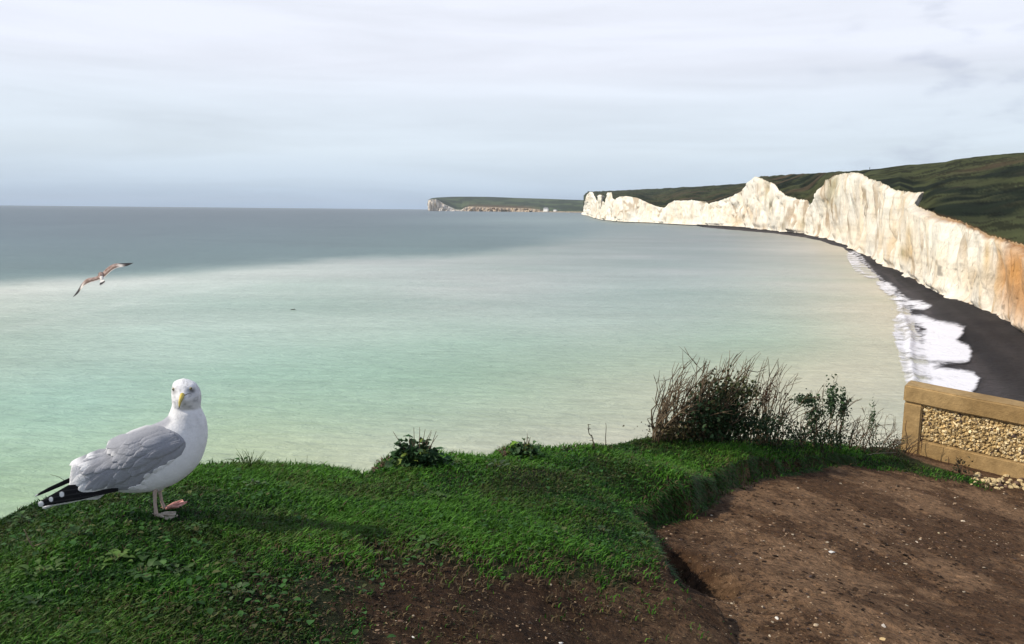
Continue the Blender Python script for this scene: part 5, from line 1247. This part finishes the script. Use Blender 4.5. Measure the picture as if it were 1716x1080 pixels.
# head details
def headpt(cx, cy, lift=0): 
    p = onbody(cx, cy, lift); return p if p is not None else Lc(cx, cy, WB + .03)
def ball(g, c, r, col_, n_=10, sq=(1, 1, 1)):
    a = np.arange(n_) / n_ * 2 * math.pi; ph = np.linspace(-math.pi / 2, math.pi / 2, n_ // 2 + 2)[1:-1]
    V = np.array([[math.cos(p_) * math.cos(q), math.cos(p_) * math.sin(q), math.sin(p_)] for p_ in ph for q in a]) * r * np.array(sq) + c
    m_ = len(ph); F = [(j * n_ + i, j * n_ + (i + 1) % n_, (j + 1) * n_ + (i + 1) % n_, (j + 1) * n_ + i) for j in range(m_ - 1) for i in range(n_)]
    V = np.vstack([V, c + np.array([0, 0, -r * sq[2]]), c + np.array([0, 0, r * sq[2]])]); T3 = [(m_ * n_, (i + 1) % n_, i) for i in range(n_)] + [(m_ * n_ + 1, (m_ - 1) * n_ + i, (m_ - 1) * n_ + (i + 1) % n_) for i in range(n_)]
    g.addm(V, [F, T3], col_)
for cx, cy in ((1007, 153), (903, 158)):
    c = headpt(cx, cy); g = Geo(); ball(g, c, 9.5 * K, (.30, .26, .13), 14); e_ = g.build('eye', M_beak, gull)
    out_ = np.array([0.35 if cx > 950 else -.75, -1, .1]); out_ /= np.linalg.norm(out_); g = Geo(); ball(g, c + out_ * 5.5 * K, 5.4 * K, (.006, .006, .006), 12); g.build('pupil', M_beak, e_)
b0 = headpt(957, 193, -6 * K); fwd = np.array([-.30, -1.0, -.42]); fwd /= np.linalg.norm(fwd)
g = Geo(); Lb = 0.047; nn_ = 16; tt_ = np.linspace(0, 1, nn_)
sid = np.cross(fwd, (0, 0, 1)); sid /= np.linalg.norm(sid); upb = np.cross(sid, fwd)
drop = -0.010 * np.clip(tt_ - .62, 0, 1) ** 2 / .14; rw_ = np.interp(tt_, [0, .5, .85, 1], [17, 12, 7, 2.2]) * K * .9; rh_ = np.interp(tt_, [0, .5, .72, .88, 1], [19, 16, 17, 10, 3]) * K
a_ = np.arange(14) / 14 * 2 * math.pi
ctr = b0 + fwd * (Lb * tt_)[:, None] + upb * drop[:, None]
V = ctr[:, None] + sid * (rw_[:, None] * np.cos(a_)[None])[..., None] + upb * (rh_[:, None] * np.sin(a_)[None])[..., None]
Fq2 = np.array([(i * 14 + j, i * 14 + (j + 1) % 14, (i + 1) * 14 + (j + 1) % 14, (i + 1) * 14 + j) for i in range(nn_ - 1) for j in range(14)])
cbk = np.ones((nn_, 14, 3)) * np.array((.60, .46, .08)); cbk[:, (np.sin(a_) < -.2)] *= .85; cbk[11:13, 10:13] = (.5, .08, .02); cbk[:2] *= .8; cbk[:, [0, 7]] *= .35; cbk[-1] *= .3
g.addm(V, [Fq2, np.array([[(nn_ - 1) * 14 + j for j in range(14)]])], cbk.reshape(-1, 3)); 
g.build('beak', M_beak, gull)
g = Geo(); gpts = [headpt(x, y, .4 * K) for x, y in ((962, 200), (975, 192), (988, 185), (1002, 184), (1016, 190))]; g.tube(gpts, np.array([3, 2.6, 2.2, 1.6, .8]) * K, 6, (.10, .08, .06)); g.build('gape', M_beak, gull)

# legs and webbed feet
LEGC = (.40, .31, .26)
def leg(pts, rad, foot_dir, tilt, cfoot, spread):
    g = Geo(); P_ = np.array([Lc(*p) for p in pts]); t = np.linspace(0, len(P_) - 1, 14); Pi = np.stack([np.interp(t, range(len(P_)), P_[:, q]) for q in range(3)], -1)
    rr_ = np.interp(t, np.linspace(0, len(P_) - 1, len(rad)), rad) * K; g.tube(Pi, rr_, 9, LEGC); lg2 = g.build('leg', M_skin, gull)
    hl = P_[-1] - np.array([0, 0, .001]); g = Geo(); toes = []
    for a, L_ in zip(spread, (.052, .062, .054)):
        dd = np.array([math.cos(foot_dir + a), math.sin(foot_dir + a), 0]); dd[2] = math.tan(tilt); toes.append(hl + dd * L_)
    # web
    mid_ = lambda p, q: (p + q) / 2 * .94 + hl * .06
    ol = [toes[0], mid_(toes[0], toes[1]), toes[1], mid_(toes[1], toes[2]), toes[2]]
    V = [hl + np.array([0, 0, .002])] + [p + np.array([0, 0, .0015]) for p in ol] + [hl - np.array([0, 0, .001])] + [p - np.array([0, 0, .0015]) for p in ol]
    g.addm(V, [[(0, i, i + 1) for i in range(1, 5)] + [(6, i + 7, i + 6) for i in range(1, 5)], [(i, i + 6, i + 7, i + 1) for i in range(1, 5)]], cfoot)
    for p in toes:
        g.tube([hl + np.array([0, 0, .003]), hl * .5 + p * .5 + np.array([0, 0, .0055]), p + np.array([0, 0, .001])], [.0042, .0036, .0026], 7, np.array(cfoot) * .9)
        dd = p - hl; dd /= np.linalg.norm(dd); g.tube([p, p + dd * .004 + np.array([0, 0, .001]), p + dd * .009 - np.array([0, 0, .003])], [.002, .0015, .0005], 5, (.02, .018, .016))
    bk = np.array([-math.cos(foot_dir), -math.sin(foot_dir), .15]); g.tube([hl + np.array([0, 0, .006]), hl + bk * .012 + np.array([0, 0, .006])], [.002, .001], 5, np.array(cfoot) * .8)
    g.build('foot', M_skin, lg2, smooth=False)
leg([(796, 735, -.006), (790, 790, -.004), (791, 850, -.002), (800, 922, 0.0)], [20, 14, 11, 11, 14], R(-28), 0.02, (.40, .34, .27), (R(32), R(2), R(-30)))
leg([(815, 735, -.056), (822, 785, -.058), (832, 835, -.06), (852, 882, -.06)], [18, 12, 10, 10, 13], R(-12), R(16), (.62, .30, .25), (R(30), R(0), R(-32)))
# feathered thighs
g = Geo(); 
for c_, w_ in (((798, 748), -.012), ((818, 748), -.05)): ball(g, Lc(c_[0], c_[1], w_), 27 * K, WHT * .8, 12, (1.1, 1, 1.1))
g.build('thigh_feathers', M_plume, gull)

# ================================================================== FLYING GULL
fo = at_d(172, 466, 14.0); fa = -math.atan2(fo[0], fo[1]); fly = thing('flying_gull', 'brown mottled young gull gliding over the sea with a black tail band', 'gull', tuple(fo), fa)
KF = ((fo - CAM) @ Fv) / FPX / 12
LF, _c = frame_map(fo, fa, 110, 420, 12)
BR1 = np.array((.34, .25, .22)); BR2 = np.array((.12, .08, .065)); PALE = np.array((.66, .62, .57)); BLK = np.array((.03, .028, .03))
rg_ = catmull([(698, 452, -.27, 8), (698, 455, -.255, 24), (700, 458, -.225, 30), (703, 462, -.19, 30), (706, 470, -.15, 42), (712, 488, -.08, 62), (717, 510, -.0, 62), (723, 540, .06, 46), (728, 570, .10, 32), (732, 600, .13, 20)], 34)
a_ = np.arange(20) / 20 * 2 * math.pi
Vf_ = LF(rg_[:, 0:1] + rg_[:, 3:4] * np.cos(a_)[None], rg_[:, 1:2] + rg_[:, 3:4] * .85 * np.sin(a_)[None], rg_[:, 2:3] + 0 * a_[None])
cf_ = BR1 * np.ones((34, 20, 3)); nz_2 = fbm(np.arange(34)[:, None] / 1.6, np.arange(20)[None] / 1.5, 0, 301, 3)[..., None]; cf_ = np.where(nz_2 > .08, BR2, cf_); cf_[27:] = PALE * 1.1; cf_[:8] = PALE
i0 = np.arange(33)[:, None] * 20; j_ = np.arange(20); Ff = np.stack([i0 + j_, i0 + (j_ + 1) % 20, i0 + 20 + (j_ + 1) % 20, i0 + 20 + j_], -1).reshape(-1, 4)
g = Geo(); g.addm(Vf_, [Ff, np.array([list(range(20))[::-1], [33 * 20 + q for q in range(20)]])], cf_.reshape(-1, 3)); g.build('body', M_plume, fly)
def fwing(LE, TE, wle, wte, inner_right):
    LE = catmull(LE, 46); TE = catmull(TE, 46); s = np.linspace(0, 1, 11); u = np.linspace(0, 1, 46)
    ser = 1 + .0 * u
    X_ = LE[:, 0:1] * (1 - s) + TE[:, 0:1] * s; Y_ = LE[:, 1:2] * (1 - s) + TE[:, 1:2] * s - np.sin(math.pi * s)[None] * 10 * (1 - .7 * u)[:, None]
    Y_ += (np.abs(np.sin(u * 30))[:, None] * 5 - 2) * (s[None] ** 4) * (1 - u)[:, None]
    W_ = np.interp(u, [0, .5, 1], wle)[:, None] * (1 - s) + np.interp(u, [0, .5, 1], wte)[:, None] * s
    c = BR1 * np.ones(X_.shape + (3,)); nz_3 = fbm(u[:, None] * 26, s[None] * 5, 0, 305 + inner_right, 3)
    c = np.where(nz_3[..., None] > .05, BR2 * 1.6, c)
    sec = (sstep(.62, .72, s)[None] * (u < .58)[:, None] * sstep(.97, .9, s)[None])[..., None]; c = c * (1 - sec * .8) + BR2 * .7 * sec * .8
    te = (sstep(.9, .98, s)[None] * (u < .75)[:, None])[..., None]; c = c * (1 - te) + PALE * te
    pch = (np.exp(-((u - .62) / .09) ** 2)[:, None] * sstep(.2, .5, s)[None])[..., None]; c = c * (1 - pch) + PALE * pch
    ou = (sstep(.56, .68, u)[:, None] * (1 - .8 * np.exp(-((u - .62) / .08) ** 2)[:, None] * sstep(.3, .5, s)[None]))[..., None]; c = c * (1 - ou) + BLK * ou
    g = Geo(); th_ = (np.sin(math.pi * np.clip(s * .9 + .05, 0, 1))[None] * np.interp(u, [0, 1], [.012, .003])[:, None])
    P1 = LF(X_, Y_, W_); P2 = P1.copy(); P1[..., 2] += th_ * .5; P2[..., 2] -= th_ * .5
    g.add(P1, grid_faces(46, 11), c.reshape(-1, 3)); g.add(P2, grid_faces(46, 11)[:, ::-1], (c * .9).reshape(-1, 3)); return g.build('wing', M_plume, fly)
fwing([(715, 480), (760, 425), (830, 355), (910, 298), (990, 268), (1080, 262), (1200, 255), (1290, 253), (1352, 254)], [(735, 575), (800, 520), (870, 455), (960, 385), (1040, 350), (1130, 332), (1220, 316), (1290, 290), (1354, 257)], (-.13, -.13, -.02), (.10, .05, .0), 1)
fwing([(705, 480), (640, 515), (560, 542), (450, 560), (375, 610), (310, 690), (250, 790), (195, 870), (148, 934)], [(720, 575), (650, 600), (570, 622), (470, 655), (380, 705), (320, 770), (265, 845), (210, 898), (151, 938)], (-.13, -.13, -.02), (.10, .05, .0), 2)
# tail fan
nt2 = 13; us = np.linspace(0, 1, nt2); vs = np.linspace(0, 1, 14)
bx0, by0 = 706 + 46 * us, 575 + 4 * us; tx0 = 680 + (797 - 680) * us; ty0 = 700 - (700 - 625) * us + 16 * np.sin(us * math.pi) 
X_ = bx0[:, None] + (tx0 - bx0)[:, None] * vs; Y_ = by0[:, None] + (ty0 - by0)[:, None] * vs - 12 * np.sin(us * math.pi)[:, None] * (1 - vs)[None]; W_ = .10 + .13 * vs[None] + 0 * X_
c = np.ones(X_.shape + (3,)) * np.array((.74, .72, .68)); bd = sstep(.55, .68, vs)[None, :, None] * sstep(1.0, .95, vs)[None, :, None]; c = c * (1 - bd) + BLK * bd
g = Geo(); P1 = LF(X_, Y_, W_); P2 = P1.copy(); P2[..., 2] -= .006; g.add(P1, grid_faces(nt2, 14), c.reshape(-1, 3)); g.add(P2, grid_faces(nt2, 14)[:, ::-1], c.reshape(-1, 3)); g.build('tail', M_plume, fly)
g = Geo(); q = LF(697, 451, -.268); g.tube([q + np.array([0, -.005, 0]), q + np.array([0, .02, -.001]), q + np.array([0, .045, -.006])], [.009, .006, .002], 6, (.06, .05, .05)); g.build('beak', M_beak, fly)

# sea air between here and the far coast
def haze():
    X, Y0, Y1, Z0, Z1 = 21000, -1500, 20600, -9, 230
    V = [(x, y, z) for x in (-X, X) for y in (Y0, Y1) for z in (Z0, Z1)]
    m = bpy.data.materials.new('sea_haze'); m.use_nodes = True; nt = m.node_tree; nt.nodes.remove(nt.nodes['Principled BSDF'])
    v = nt.nodes.new('ShaderNodeVolumePrincipled'); v.inputs['Color'].default_value = (0.86, 0.92, 1.0, 1); v.inputs['Density'].default_value = HAZE_D; v.inputs['Anisotropy'].default_value = 0.0
    nt.links.new(v.outputs['Volume'], nt.nodes['Material Output'].inputs['Volume'])
    o = mk('haze', V, np.array([(0, 1, 3, 2), (4, 6, 7, 5), (0, 4, 5, 1), (2, 3, 7, 6), (0, 2, 6, 4), (1, 5, 7, 3)]), m, smooth=False); tag(o, kind='stuff', label='thin bluish sea haze fading the far headland', cat='haze')
HAZE_D = 2.0e-5
haze()
